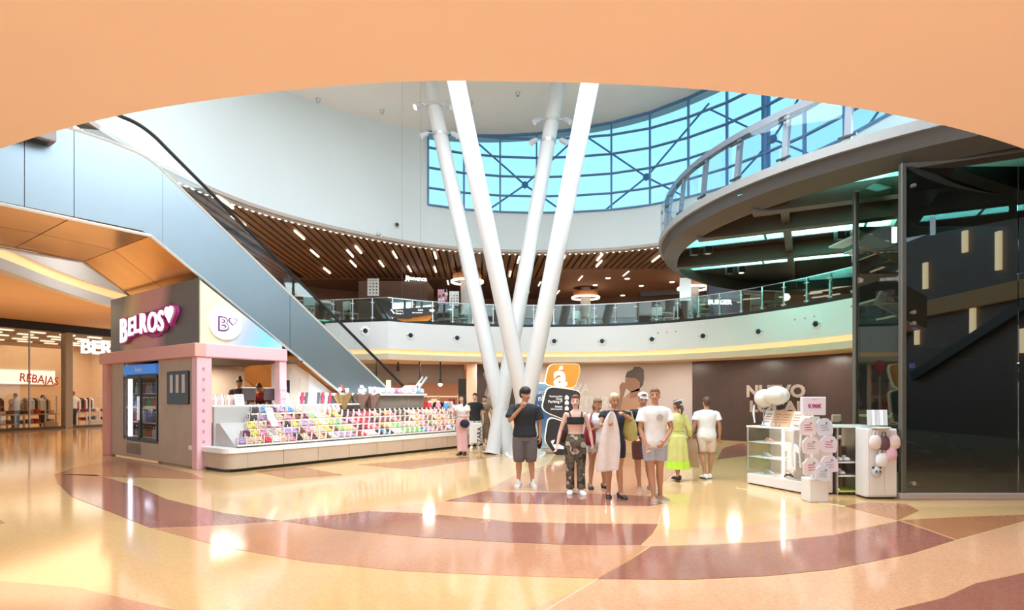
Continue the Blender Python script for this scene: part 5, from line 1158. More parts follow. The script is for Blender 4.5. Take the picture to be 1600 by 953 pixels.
for k, (x, d) in enumerate([(1092, 22.9), (1028, 24.0)]):
    X = px(x, 0, d).x; t = thing('potted_plant', 'green potted plant upstairs behind the glass, %s one' % ('right' if k == 0 else 'left'), 'plant', (X, d, 4.15))
    build('pot', MB().lathe([(.12, 4.15), (.18, 4.5), (.17, 4.5)], (X, d, 0), 12), black, t, smooth=True, world=True); mb = MB(); rr = random.Random(k)
    for j in range(26): a = rr.uniform(0, 6.28); q = rr.uniform(.2, .45); z = rr.uniform(4.6, 5.4); mb.slab([(0, 0), (.5, .12), (1, 0), (.5, -.12)], (X, d, 4.5), (math.cos(a)*q, math.sin(a)*q, z-4.4), (-math.sin(a), math.cos(a), 0), .004)
    o = build('leaves', mb, mat('leaf_green', (.10, .22, .06), .5, noise=.4), t, world=True); o['kind'] = 'stuff'

# ------------------------------------------------------------------ small kiosk in front of the lift (frame R: x along its front to the right and away)
c1 = Vector((4.33, 10.62, 0)); c2 = Vector((4.78, 9.45, 0)); rd = (c2-c1).normalized()
R_ = Matrix.Translation(c1) @ Matrix.Rotation(math.atan2(rd.y, rd.x), 4, 'Z'); frame(R_)
kw = mat('kiosk_white', (.80, .76, .74), .35, noise=.02)
L1 = (c2-c1).length
gc = thing('glass_display_case', 'white glazed display case with bright tube lamp and paper lanterns on top', 'display case', (.6, .25, 0))
build('base', MB().box((0, 0, 0.02), (L1, .55, .20), .01), kw, gc); build('top', MB().box((-.01, -.01, 1.04), (L1+.01, .56, 1.07), .004), kw, gc)
build('plinth', MB().box((.03, .03, 0), (L1-.03, .52, .03)), black, gc)
for z in (.50, .77): build('shelf', MB().box((.02, .02, z), (L1-.02, .5, z+.012)), white, gc)
build('back', MB().box((0, .54, .2), (L1, .56, 1.04)), mat('case_lining', (.62, .56, .50), .5), gc)
for x in (0, L1-.02):
    for y in (0, .53): build('corner_bar', MB().box((x, y, .2), (x+.02, y+.02, 1.04)), steel, gc)
build('front_glass', MB().box((.02, 0.004, .2), (L1-.02, .012, 1.04)), clearglass, gc); build('side_glass', MB().box((0.004, .02, .2), (.012, .53, 1.04)), clearglass, gc)
build('tube_lamp', MB().tube([(.55, .30, .22), (.55, .30, 1.03)], .022, 12), mat('warm_tube', (1, .9, .8), .5, emit=14, ecol=(1, .86, .72)), gc, smooth=True)
build('top_lamp', MB().box((.65, .25, 1.01), (1.1, .33, 1.035), .005), lampw, gc)
for k, (x, z) in enumerate([(.25, .512), (.8, .512), (1.0, .782), (.3, .782), (.75, .2), (1.0, .2), (.3, .2)]):
    nm = ['silver', 'dark', 'ivory', 'rose', 'dark', 'dark', 'silver'][k]; c = {'silver': (.6, .6, .62), 'dark': (.06, .05, .05), 'ivory': (.8, .75, .65), 'rose': (.7, .4, .4)}[nm]
    build('trinket', MB().tube([(x-.08, .2, z+.01), (x-.03, .22, z+.05), (x+.04, .2, z+.05), (x+.1, .24, z+.012)], [.012, .03, .03, .01], 8, round_=True), mat('trinket_'+nm, c, .3), None, smooth=True, label='%s trinket in the glass case, %s from left' % (nm, ['left, middle shelf, first', 'right, middle shelf, first', 'right, upper shelf, second', 'left, upper shelf, first', 'centre, case floor, second', 'right, case floor, third', 'left, case floor, first'][k]), cat='trinket')
for k in range(5):
    x = .25+k*.21; c = [paper, mat('card_orange', (.80, .50, .30), .5), M['card_orange'], mat('card_cream', (.82, .72, .58), .5), paper][k]
    card('%s leaning card stack on the glass case, %s from left' % (['white', 'orange', 'orange', 'cream', 'white'][k], ordn(k)), x, .2, 1.07, .20, .30, c, 4, lean=.45, cat='card stack', group='card stacks on the glass case', ink=mat('card_ink', (.6, .25, .12), .6))
# paper lanterns
for k, (x, y, zc, r1, r2, lab) in enumerate([(.22, .2, 1.57, .175, .165, 'round white paper lantern, left one above the glass case'), (.55, .15, 1.62, .215, .165, 'ribbed flattened white paper lantern, right one above the glass case')]):
    t = thing('paper_lantern', lab, 'lantern', (x, y, 1.07)); rg = []
    nseg = 48
    for i in range(13):
        ph = -PI/2+PI*(i+.3*(i == 0)-.3*(i == 12))/12; rg.append([(x+(r1*math.cos(ph)*(1+.035*math.cos(12*a)*(k == 1)))*math.cos(a), y+(r1*math.cos(ph)*(1+.035*math.cos(12*a)*(k == 1)))*math.sin(a), zc+r2*math.sin(ph)) for a in [2*PI*j/nseg for j in range(nseg)]])
    build('paper_shade', MB().loft(rg), mat('lantern_paper', (.70, .66, .58), .8), t, smooth=True)
    build('stand', MB().tube([(x-.02, y, 1.07), (x-.02, y, zc-r2)], .01, 8), steel, t); build('base_disc', MB().lathe([(.07, 1.07), (.07, 1.085)], (x-.02, y, 0), 16), steel, t)
    build('rim', MB().lathe([(.07, zc-r2-.01), (.07, zc-r2+.02)], (x, y, 0), 16), steel, t)
build('hanging_string', MB().tube([(.08, .1, 1.45), (.06, .1, 1.3), (.09, .1, 1.12)], [.012, .02, .012], 6), paper, None, label='thin white tassel hanging left of the lanterns', cat='tassel')
t = thing('hanging_shirt', 'small white shirt shaped packet hanging on the case corner', 'packet', (L1-.12, -.05, .5))
build('packet', MB().slab([(-.12, 0), (.12, 0), (.12, .32), (.2, .28), (.22, .36), (.08, .44), (-.08, .44), (-.22, .36), (-.2, .28), (-.12, .32)], (L1-.2, -.03, .38), (.75, 0, 0), (0, 0, 1), .02), paper, t); build('hook', MB().tube([(L1-.2, -.04, .82), (L1-.2, -.04, .9)], .006, 5), steel, t)
frame()
# white cabinets beside it, open shelf, right cabinet
kc = thing('white_cabinet', 'white cabinet panel right of the card tower', 'cabinet', (5.3, 9.8, 0))
build('panel', MB().box((4.84, 9.42, .03), (5.25, 9.9, 1.12), .01), mat('panel_blush', (.72, .56, .52), .4), kc); build('top', MB().box((4.82, 9.40, 1.12), (5.27, 9.92, 1.15), .005), kw, kc); build('plinth', MB().box((4.86, 9.44, 0), (5.23, 9.88, .04)), black, kc)
sh = thing('open_shelf', 'open glass shelf unit with green base between two white cabinets', 'shelf unit', (5.45, 9.6, 0))
for x in (5.28, 5.66): build('upright', MB().box((x, 9.35, 0), (x+.02, 9.9, 1.1), .004), steel, sh)
build('rear_upright', MB().box((5.45, 9.87, 0), (5.49, 9.9, 1.1)).box((5.55, 9.87, 0), (5.58, 9.9, 1.1)), steel, sh)
for z in (.05, .30, .52): build('shelf', MB().box((5.30, 9.36, z), (5.66, 9.88, z+.02), .003), mat('lime_base', (.55, .62, .15), .5) if z < .1 else kw, sh)
build('top', MB().box((5.2, 9.3, 1.10), (5.95, 9.9, 1.13), .004), mat('pale_green_top', (.72, .80, .72), .2), sh); build('back', MB().box((5.30, 9.9, .05), (5.66, 9.92, .75)), mat('shelf_brown', (.35, .16, .08), .5), sh)
build('glow_strip', MB().box((5.31, 9.4, .085), (5.34, 9.8, .10)), mat('lime_glow', (.7, .9, .3), .5, emit=1.5, ecol=(.75, .9, .35)), sh)
for k, (x, z) in enumerate([(5.38, .54), (5.5, .54), (5.42, .32)]): build('white_shoe', MB().ball((x, 9.5, z+.035), (.06, .1, .035), 10, 6).ball((x, 9.55, z+.06), (.035, .05, .04), 8, 5), paper, None, smooth=True, label='small white item on the open shelf, %s' % ['upper left', 'upper right', 'lower'][k], cat='slipper')
rc = thing('right_cabinet', 'white cabinet against the lift glass with hanging plush bags', 'cabinet', (5.85, 9.4, 0))
build('body', MB().box((5.54, 9.02, .03), (6.03, 9.3, 1.10), .01), kw, rc); build('plinth', MB().box((5.56, 9.04, 0), (6.01, 9.28, .04)), black, rc); build('front_panel', MB().box((5.56, 9.0, .06), (5.82, 9.02, 1.08), .004).box((5.825, 9.0, .06), (6.01, 9.02, 1.08), .004), kw, rc)
# acrylic rack of clear packs on top
ar = thing('acrylic_rack', 'clear acrylic rack of white packs on the right cabinet', 'rack', (5.8, 9.1, 1.12))
build('tray', MB().box((5.58, 8.98, 1.11), (5.86, 9.2, 1.14), .005), clearglass, ar); build('dish', MB().lathe([(.1, 1.10), (.14, 1.12), (.14, 1.13)], (5.75, 8.98, 0), 18), kw, ar)
for k in range(5): build('white_pack', MB().slab([(0, 0), (.05, 0), (.05, .24), (0, .24)], (5.58+k*.065, 9.05, 1.15), (1, -.2, 0), (.12, .25, 1), .02), paper if k % 2 else mat('pack_silver', (.6, .62, .66), .3), None, label='slim %s pack in acrylic rack, %s from left' % (['silver', 'white'][k % 2], ordn(k)), cat='pack', group='packs in the acrylic rack')
for k, (x, y, c, nm) in enumerate([(1368, 690, (.80, .68, .66), 'cream pink'), (1378, 718, (.82, .80, .80), 'white'), (1392, 708, (.80, .48, .60), 'pink'), (1397, 690, (.78, .62, .60), 'pale beige'), (1381, 692, (.14, .07, .08), 'dark brown')]):
    P = px(x, y, 8.93); t = thing('plush_bag', '%s fluffy bag hanging on the right cabinet' % nm, 'bag', P); r0 = .095
    build('pouch', MB().loft([[(P.x+r0*sx_*math.cos(a), P.y+.05*sx_*math.sin(a), P.z+zz) for a in [2*PI*j/16 for j in range(16)]] for zz, sx_ in ((-.11, .5), (-.09, .85), (-.03, 1.05), (.04, .95), (.08, .75), (.10, .4))]), mat('plush_'+nm, c, .9, bump=.6, scale=40), t, smooth=True)
    build('strap', MB().tube([P+Vector((-.04, 0, .09)), P+Vector((-.02, 0, .17)), P+Vector((.02, 0, .17)), P+Vector((.04, 0, .09))], .008, 6), mat('plush_'+nm, c), t)
P = px(1370, 738, 8.93); t = thing('panda_purse', 'grey round purse with panda face hanging lowest on cabinet', 'purse', P)
build('pouch', MB().ball(P, (.075, .04, .085), 16, 10), mat('panda_grey', (.55, .53, .56), .9), t, smooth=True)
for sx_ in (-1, 1): build('ear', MB().ball(P+Vector((sx_*.055, 0, .075)), .02, 8, 6), black, t, smooth=True); build('eye', MB().ball(P+Vector((sx_*.028, -.038, .015)), (.016, .008, .018), 8, 6), black, t, smooth=True)
build('nose', MB().ball(P+Vector((0, -.042, -.012)), (.01, .006, .008), 8, 5), black, t, smooth=True)
# card tower with price header
tw = thing('card_tower', 'white tower stand with 9.90 euro header hung with pale packets', 'stand', (4.62, 8.85, 0))
build('foot', MB().box((4.50, 8.72, 0), (4.80, 8.98, .36), .015), kw, tw); build('spine', MB().box((4.60, 8.82, .36), (4.72, 8.90, 1.30), .01), kw, tw)
hd = build('header', MB().box((4.44, 8.80, 1.32), (4.80, 8.88, 1.60), .008), mat('header_lilac', (.78, .70, .76), .4), tw)
text('lettering', '9.90€', mat('raspberry_ink', (.45, .02, .18), .5), Vector((4.62, 8.795, 1.46)), (1, 0, 0), height=.07, depth=.004, parent=hd, fat=.03)
text('lettering', 'todo a', M['grey_ink'], Vector((4.62, 8.795, 1.565)), (1, 0, 0), height=.02, depth=.003, parent=hd)
pk = [mat('packet_lilac', (.76, .68, .76), .35), mat('packet_blush', (.80, .68, .68), .35), mat('packet_blue', (.66, .68, .78), .35)]
for k, (x, z, dy, sc, c, nm, ik) in enumerate([(4.50, 1.02, 0, 1, 1, 'blush', 0), (4.76, 1.02, 0, 1, 2, 'blue grey', 1), (4.52, .74, -.04, 1, 1, 'blush', 1), (4.79, .76, -.02, 1, 0, 'lilac', 0), (4.53, .42, -.06, 1, 1, 'blush', 0), (4.81, .46, -.05, 1, 0, 'lilac', 1), (4.67, .34, -.09, .9, 2, 'blue grey', 1)]):
    y = 8.78+dy; t = thing('hanging_packet', '%s hanging packet on the card tower, %s' % (nm, ['top left', 'top right', 'middle left', 'middle right', 'lower left', 'lower right', 'lowest centre', 'far right edge'][k]), 'packet', (x, y, z), group='packets on the card tower')
    w_, h_ = .12*sc, .25*sc; tl = .12*math.sin(k*1.7)
    poly = rounded([(-w_, 0), (w_, 0), (w_*1.05, h_*.7), (w_*.5, h_), (-w_*.5, h_), (-w_*1.05, h_*.7)], .2, 3)
    build('pouch', MB().slab(poly, (x, y, z), (1, 0, tl), (-tl, 0, 1), .035), pk[c], t, world=True)
    for q in range(3): build('printed_line', MB().slab([(-w_*.5, h_*(.3+.15*q)), (w_*(.5-.1*q), h_*(.3+.15*q)), (w_*(.5-.1*q), h_*(.335+.15*q)), (-w_*.5, h_*(.335+.15*q))], (x, y-.037, z), (1, 0, tl), (-tl, 0, 1), .002), M['raspberry_ink'] if ik == 0 else mat('slate_ink', (.3, .3, .35), .5), t, world=True)
    build('printed_mark', MB().slab(heart(.022, w_*.3, h_*.72, 12), (x, y-.037, z), (1, 0, tl), (-tl, 0, 1), .002), M['slate_ink'] if 'slate_ink' in M else M['grey_ink'], t, world=True)
    build('peg', MB().tube([(x, y+.04, z+h_), (x, y-.0, z+h_)], .006, 6), chrome, t, world=True)
for k in range(2):
    P = Vector((4.735-.06*k, 9.45+.14*k, 1.06)); build('ribbon', MB().tube([P, P+Vector((-.01, -.02, -.2)), P+Vector((-.03, -.02, -.4)), P+Vector((-.01, -.03, -.62))], [.014, .02, .016, .02], 6, flat=.3), paper, None, world=True, label='pale ribbon strip hanging from the glass case corner, %s one' % ['nearer', 'farther'][k], cat='ribbon')
st_ = thing('bar_stool', 'beige stool back showing above the small kiosk', 'stool', (4.9, 11.4, 0))
sx0 = px(1316, 0, 12).x
build('seat', MB().box((sx0-.2, 11.85, .72), (sx0+.2, 12.2, .78), .02), mat('stool_beige', (.62, .46, .34), .6), st_); build('backrest', MB().box((sx0-.11, 12.2, 1.06), (sx0+.11, 12.24, 1.22), .04, rz=.1), M['stool_beige'], st_)
for a in (-.17, .17):
    for b in (11.88, 12.17): build('leg', MB().tube([(sx0+a, b, 0), (sx0+a*.8, b, .72)], .015, 8), black, st_)
    build('back_bar', MB().tube([(sx0+a*.5, 12.2, .76), (sx0+a*.5, 12.22, 1.1)], .012, 8), black, st_)

# ------------------------------------------------------------------ people
def remesh(mb, vox, smooth=4):
    me = bpy.data.meshes.new('tmp'); me.from_pydata([tuple(v) for v in mb.v], [], mb.f); me.update()
    o = bpy.data.objects.new('tmp', me); col.objects.link(o)
    m = o.modifiers.new('r', 'REMESH'); m.mode = 'VOXEL'; m.voxel_size = vox; m.use_smooth_shade = True
    if smooth: q = o.modifiers.new('s', 'SMOOTH'); q.factor = .5; q.iterations = smooth
    dg = bpy.context.evaluated_depsgraph_get(); dg.update()
    out = bpy.data.meshes.new_from_object(o.evaluated_get(dg)); bpy.data.objects.remove(o); bpy.data.meshes.remove(me)
    return out
def put(name, mb, m, root, vox, smooth=4, label=None):
    me = remesh(mb, vox, smooth); me.materials.clear(); me.materials.append(m); me.shade_smooth()
    o = bpy.data.objects.new(name, me); col.objects.link(o); o.parent = root; WM[o] = WM[root].copy()
    if label: o['label'] = label
    return o
skin = mat('skin_light', (.66, .36, .25), .5, noise=.06); skint = mat('skin_tan', (.50, .24, .14), .5, noise=.06); skinr = mat('skin_pale', (.74, .46, .35), .5)
def hand(mb, w, d, side, H, curl=.5, up=Vector((0, -1, 0))):
    """palm and five fingers; d = forearm direction, side = direction of the thumb side"""
    k = H/1.75; d = Vector(d).normalized(); sd_ = (Vector(side)-d*Vector(side).dot(d)).normalized(); nr_ = d.cross(sd_).normalized()
    c = w+d*.045*k; R = Matrix((sd_, nr_, d)).transposed()
    mb.ball(c, (.040*k, .016*k, .052*k), 12, 8, rot=R)
    for i, L in enumerate((.066, .076, .072, .056)):
        b = w+d*.083*k+sd_*(.030-.020*i)*k; e = b+(d*math.cos(curl*.8)+nr_*math.sin(curl*.8))*L*.5*k; f = e+(d*math.cos(curl*2)+nr_*math.sin(curl*2))*L*.5*k
        mb.tube([b-d*.02*k, b, e, f], [.0095*k, .0095*k, .0088*k, .0075*k], 7, round_=True)
    b = w+d*.02*k+sd_*.03*k; e = b+(d*.5+sd_*.65+nr_*.3).normalized()*.04*k; f = e+(d*.9+sd_*.2+nr_*.3).normalized()*.032*k
    mb.tube([b-sd_*.015*k, b, e, f], [.013*k, .012*k, .011*k, .009*k], 7, round_=True)
TORSO_M = [(.465, .070, .052), (.50, .094, .066), (.53, .097, .068), (.57, .090, .063), (.62, .082, .058), (.67, .088, .060), (.73, .100, .064), (.77, .106, .062), (.80, .104, .054), (.825, .070, .042), (.845, .036, .034)]
TORSO_F = [(.465, .072, .054), (.50, .098, .070), (.53, .099, .071), (.57, .086, .061), (.62, .071, .052), (.67, .077, .055), (.72, .086, .062), (.76, .088, .058), (.80, .088, .048), (.825, .058, .038), (.845, .031, .030)]
def torso(mb, H, T, z0, z1, inf=0.0, lean=(0, 0), n=24, widen=1.0, bust=0, flare=0):
    rg = []
    zs = [z0]+[t[0] for t in T if z0+.005 < t[0] < z1-.005]+[z1]
    for z in zs:
        a, b = T[0], T[-1]
        for p, q in zip(T, T[1:]):
            if p[0] <= z <= q[0]: a, b = p, q
        k = min(1, max(0, (z-a[0])/(b[0]-a[0]))); rx = a[1]+(b[1]-a[1])*k; ry = a[2]+(b[2]-a[2])*k
        if z < T[0][0]: rx, ry = T[0][1]+.02, T[0][2]+.01
        f = 1+flare*max(0, (.62-z))*4
        rx = (rx*widen*f+inf)*H; ry = (ry*widen*f+inf)*H; l = max(0, z-.5)/.35
        rg.append([(lean[0]*l*H+rx*math.cos(t), lean[1]*l*H+ry*math.sin(t)-(.012*H if bust and .68 < z < .78 and math.sin(t) < -.3 else 0), z*H) for t in [2*PI*i/n for i in range(n)]])
    mb.loft(rg)
DEF = dict(kR=(-.052, -.005, .285), aR=(-.055, .01, .045), kL=(.052, -.005, .285), aL=(.055, .01, .045),
           eR=(-.138, .012, .635), wR=(-.145, -.02, .49), eL=(.138, .012, .635), wL=(.145, -.02, .49), lean=(0, 0), yaw=0, pitch=0, roll=0, fR=-12, fL=12, curl=.5)
def human(label, x, y, rz, H, female=False, sk=None, vox=.011, wid=1.0, name='person', z=0.0, head_only=False, **P):
    p = dict(DEF); p.update(P); sk = sk or skin; root = thing(name, label, 'person', (x, y, z), rz); old = FR; frame(WM[root])
    T = TORSO_F if female else TORSO_M; V = lambda q: Vector(q)*H; lx, ly = p['lean']
    sw = .094 if female else .108; sh = {s: Vector((lx+s*sw*wid, ly+.004, .795))*H for s in (-1, 1)}
    hp = {s: Vector((s*.052, 0, .495))*H for s in (-1, 1)}
    J = {-1: dict(k=V(p['kR']), a=V(p['aR']), e=V(p['eR']), w=V(p['wR'])), 1: dict(k=V(p['kL']), a=V(p['aL']), e=V(p['eL']), w=V(p['wL']))}
    th = 1.06 if female else 1.0; body = MB(); torso(body, H, T, .465, .845, 0, p['lean'], widen=wid)
    for s in (-1, 1):
        j = J[s]; m1 = hp[s].lerp(j['k'], .5); cf = j['k'].lerp(j['a'], .3)+Vector((0, .008*H, 0))
        body.tube([hp[s], m1, j['k'], cf, j['k'].lerp(j['a'], .75), j['a']], [.052*H*th*wid, .046*H*th*wid, .031*H, .032*H, .021*H, .020*H], 14, round_=True)
        ar = .9 if female else 1.0
        body.tube([sh[s], sh[s].lerp(j['e'], .5), j['e'], j['e'].lerp(j['w'], .35), j['w']], [.030*H*ar, .026*H*ar, .021*H*ar, .022*H*ar, .0145*H*ar], 12, round_=True)
        d = j['w']-j['e']; sd_ = p.get('thR' if s < 0 else 'thL', (-s*.5, -1, 0)); hand(body, j['w'], d, sd_, H, p['curl'])
        # bare foot shape inside the shoe
        a = math.radians(p['fR'] if s < 0 else p['fL']); fd = Vector((math.sin(a), -math.cos(a), 0)); A = j['a']
        body.tube([A+Vector((0, 0, -.012*H))-fd*.018*H, A+fd*.03*H+Vector((0, 0, -.018*H)), A+fd*.085*H+Vector((0, 0, -.029*H))], [.019*H, .019*H, .013*H], 10, round_=True)
    hb = Vector((lx, ly-.004, .862))*H; RH = Matrix.Rotation(math.radians(p['yaw']), 3, 'Z') @ Matrix.Rotation(math.radians(p['pitch']), 3, 'X') @ Matrix.Rotation(math.radians(p['roll']), 3, 'Y')
    def hd(q): return hb+RH @ (Vector(q)*H)
    body.tube([Vector((lx, ly+.004, .815))*H, hb+Vector((0, 0, .02*H))], [.033*H*(.85 if female else 1), .029*H*(.85 if female else 1)], 14, round_=True)
    body.ball(hd((0, .006, .078)), (.0425*H, .052*H, .054*H), 18, 12, rot=RH); body.ball(hd((0, -.012, .046)), (.034*H, .038*H, .046*H), 16, 10, rot=RH); body.ball(hd((0, -.028, .016)), (.019*H, .018*H, .015*H), 12, 8, rot=RH)
    body.tube([hd((0, -.044, .072)), hd((0, -.054, .055)), hd((0, -.058, .046))], [.006*H, .0075*H, .0095*H], 8, round_=True)
    for s in (-1, 1): body.ball(hd((s*.043, .004, .055)), (.006*H, .011*H, .017*H), 8, 6, rot=RH); body.ball(hd((s*.019, -.040, .042)), (.011*H, .010*H, .010*H), 8, 6, rot=RH)
    b = put('body', body, sk, root, vox, 2)
    for s in (-1, 1):
        e = build('eye', MB().ball(hd((s*.0175, -.0445, .066)), (.0068*H, .0045*H, .0042*H), 10, 6, rot=RH), white, b, smooth=True) if False else None
        build('eye', MB().ball(hd((s*.0175, -.0465, .066)), (.0062*H, .0035*H, .0036*H), 10, 6, rot=RH), mat('eye_dark', (.03, .02, .015), .2), root, smooth=True)
        build('eyebrow', MB().tube([hd((s*.009, -.049, .077)), hd((s*.018, -.049, .081)), hd((s*.027, -.043, .078))], .0022*H, 6), mat('brow', (.10, .05, .03), .8), root)
    build('mouth', MB().tube([hd((-.013, -.047, .030)), hd((0, -.052, .029)), hd((.013, -.047, .030))], [.002*H, .0038*H, .002*H], 8, round_=True), mat('lips', (.50, .14, .12), .4), root, smooth=True)
    frame(WM[root]); return dict(root=root, H=H, T=T, J=J, sh=sh, hp=hp, hd=hd, RH=RH, p=p, wid=wid, vox=vox, female=female, hb=hb, old=old)
def top(h, m, z0=.50, z1=.832, sleeve=.55, inf=.010, name='shirt', loose=1.6, flare=0, label=None):
    mb = MB(); H = h['H']; torso(mb, H, h['T'], z0, z1, inf, h['p']['lean'], widen=h['wid'], bust=h['female'], flare=flare)
    if sleeve > 0:
        for s in (-1, 1):
            j = h['J'][s]; a = h['sh'][s]+Vector((-s*.02*H, 0, .002*H)); pts = [a, h['sh'][s]]; rr = [.036*H, .037*H]
            if sleeve <= 1: pts.append(h['sh'][s].lerp(j['e'], sleeve)); rr.append(.026*H*loose)
            else: pts += [j['e'], j['e'].lerp(j['w'], sleeve-1)]; rr += [.034*H, .030*H*loose/1.3]
            mb.tube(pts, rr, 14)
    return put(name, mb, m, h['root'], h['vox'], 3, label)
def bottom(h, m, leg=.85, z1=.60, inf=.008, name='trousers', loose=1.25, hem=None, label=None):
    """leg: 0..1 hip to knee, 1..2 knee to ankle"""
    mb = MB(); H = h['H']; torso(mb, H, h['T'], .462, z1, inf, h['p']['lean'], widen=h['wid'])
    for s in (-1, 1):
        j = h['J'][s]; a = h['hp'][s]; r0 = .054*H*h['wid']+inf*H
        if leg <= 1: e = a.lerp(j['k'], leg); mb.tube([a, a.lerp(e, .5), e], [r0, r0*.98, (hem or .046*loose)*H], 16)
        else:
            e = j['k'].lerp(j['a'], leg-1); mb.tube([a, a.lerp(j['k'], .5), j['k'], j['k'].lerp(e, .5), e], [r0, r0*.96, .040*loose*H, .037*loose*H, (hem or .034*loose)*H], 16)
    return put(name, mb, m, h['root'], h['vox'], 3, label)
def hair(h, m, style='short', name='hair'):
    mb = MB(); H = h['H']; hd, RH = h['hd'], h['RH']
    mb.ball(hd((0, .014, .088)), (.047*H, .053*H, .051*H), 18, 12, rot=RH); mb.ball(hd((0, .030, .066)), (.042*H, .034*H, .045*H), 14, 10, rot=RH)
    mb.ball(hd((0, -.022, .112)), (.036*H, .028*H, .020*H), 12, 8, rot=RH)
    if style == 'bowl': mb.ball(hd((0, .0, .100)), (.053*H, .057*H, .047*H), 16, 10, rot=RH); mb.ball(hd((0, -.034, .104)), (.040*H, .022*H, .016*H), 12, 8, rot=RH)
    if style in ('bun', 'topbun'): mb.ball(hd((0, .045 if style == 'bun' else .02, .115 if style == 'bun' else .15)), .024*H, 12, 8)
    if style == 'pony': mb.ball(hd((0, .06, .075)), .016*H, 10, 6); mb.tube([hd((0, .06, .08)), hd((0, .078, .03)), hd((0, .07, -.035))], [.015*H, .022*H, .010*H], 10, round_=True)
    if style == 'long':
        for s in (-1, 1): mb.tube([hd((s*.036, .005, .08)), hd((s*.046, .012, .03)), hd((s*.050, .0, -.03)), hd((s*.048, -.03, -.11))], [.018*H, .022*H, .024*H, .012*H], 10, round_=True)
        mb.tube([hd((0, .04, .08)), hd((0, .05, 0)), hd((0, .055, -.10))], [.04*H, .045*H, .025*H], 12, round_=True)
    if style == 'back':
        mb.ball(hd((0, .04, .04)), (.038*H, .028*H, .03*H), 12, 8)
    return put(name, mb, m, h['root'], .009, 2)
def shoes(h, m, sole=None, low=False):
    H = h['H']
    for s in (-1, 1):
        A = h['J'][s]['a']; a = math.radians(h['p']['fR'] if s < 0 else h['p']['fL']); fd = Vector((math.sin(a), -math.cos(a), 0)); g = A.z-.045*H
        b = Vector((A.x, A.y, g)); mb = MB(); sd_ = Vector((-fd.y, fd.x, 0))
        rg = []
        for t, w_, hh in ((-.042, .016, .024), (-.036, .024, .054), (-.01, .026, .058 if not low else .034), (.03, .028, .044 if not low else .028), (.06, .031, .032), (.09, .027, .025), (.106, .014, .014)):
            rg.append([b+fd*t*H+sd_*w_*H*math.cos(q)+Vector((0, 0, .004*H+max(0, .5+.5*math.sin(q))*hh*H)) for q in [2*PI*i/14 for i in range(14)]])
        mb.loft(rg); o = build('shoe', mb, m, h['root'], smooth=True)
        sl = [(b+fd*t*H+sd_*w_*H) for t, w_ in ((-.042, .012), (-.03, .022), (.03, .025), (.065, .030), (.095, .024), (.108, .008))]; sr = [(b+fd*t*H-sd_*w_*H) for t, w_ in ((-.042, .012), (-.03, .022), (.03, .025), (.065, .030), (.095, .024), (.108, .008))]
        mb = MB(); poly = [(v.x, v.y) for v in sl+sr[::-1]]; mb.prism(poly, max(0, g)+.001, g+.013*H); build('sole', mb, sole or white, o)
def done(h): frame(h['old'])
def W2(px_, d): return (px_-CX)/F*d
hb_dark = mat('hair_black', (.02, .014, .012), .6, noise=.4, scale=60); hb_brown = mat('hair_brown', (.10, .05, .03), .6, noise=.4, scale=60); hb_red = mat('hair_auburn', (.22, .06, .03), .6, noise=.3, scale=60)
hb_blond = mat('hair_blonde', (.62, .46, .30), .6, noise=.25, scale=60); hb_fair = mat('hair_fair_brown', (.24, .12, .06), .6, noise=.3, scale=60)
def cm(n, c, r_=.85, nz=.12): return mat('fabric_'+n, c, r_, noise=nz, scale=12, bump=.3)
# man in black tee, hand at the chin, looking right
h = human('man in black tee and grey shorts, hand at his chin, before the columns', W2(820, 10.15), 10.15, 0, 1.77, sk=skint, wid=1.12, kR=(-.058, 0, .285), aR=(-.062, .0, .045), kL=(.062, 0, .285), aL=(.078, 0, .045),
          eR=(-.152, -.05, .665), wR=(-.035, -.125, .80), thR=(0, -.3, 1), eL=(.150, .02, .64), wL=(.150, .01, .50), yaw=50, pitch=4, curl=.9)
top(h, cm('black', (.02, .02, .024)), .50, .835, .75, .014, 'tee', 2.1); bottom(h, cm('grey_shorts', (.14, .12, .12)), 1.12, .60, .012, 'shorts', 1.45, hem=.052); hair(h, hb_dark, 'bowl'); shoes(h, cm('shoe_beige', (.60, .50, .42)))
for s in (-1, 1): A = h['J'][s]['a']; build('sock', MB().tube([A+Vector((0, 0, -.02)), A+Vector((0, 0, .075))], [.037, .036], 12), white, h['root'], smooth=True)
build('shoulder_bag', MB().ball((.26, .08, .80), (.05, .06, .13), 12, 8), cm('black', (.02, .02, .02)), h['root'], smooth=True); done(h)
# woman in camouflage trousers
camo = bpy.data.materials.new('camouflage'); camo.use_nodes = True; _t = camo.node_tree; _n = _t.nodes.new('ShaderNodeTexNoise'); _n.inputs['Scale'].default_value = 7; _n.inputs['Detail'].default_value = 1.5; _c = _t.nodes.new('ShaderNodeTexCoord'); _r = _t.nodes.new('ShaderNodeValToRGB'); _r.color_ramp.interpolation = 'CONSTANT'
for q, (ps, c) in zip([_r.color_ramp.elements[0], _r.color_ramp.elements[1], _r.color_ramp.elements.new(.5), _r.color_ramp.elements.new(.6)], []): pass
_e = _r.color_ramp.elements
for ps, c, i in ((0, (.035, .03, .02, 1), 0), (.43, (.14, .11, .07, 1), 1), (.54, (.09, .07, .05, 1), 2), (.62, (.50, .42, .34, 1), 3)): _e[i].position = ps; _e[i].color = c
_t.links.new(_c.outputs['Object'], _n.inputs['Vector']); _t.links.new(_n.outputs[0], _r.inputs[0]); _t.links.new(_r.outputs[0], _t.nodes['Principled BSDF'].inputs['Base Color']); _t.nodes['Principled BSDF'].inputs['Roughness'].default_value = .85
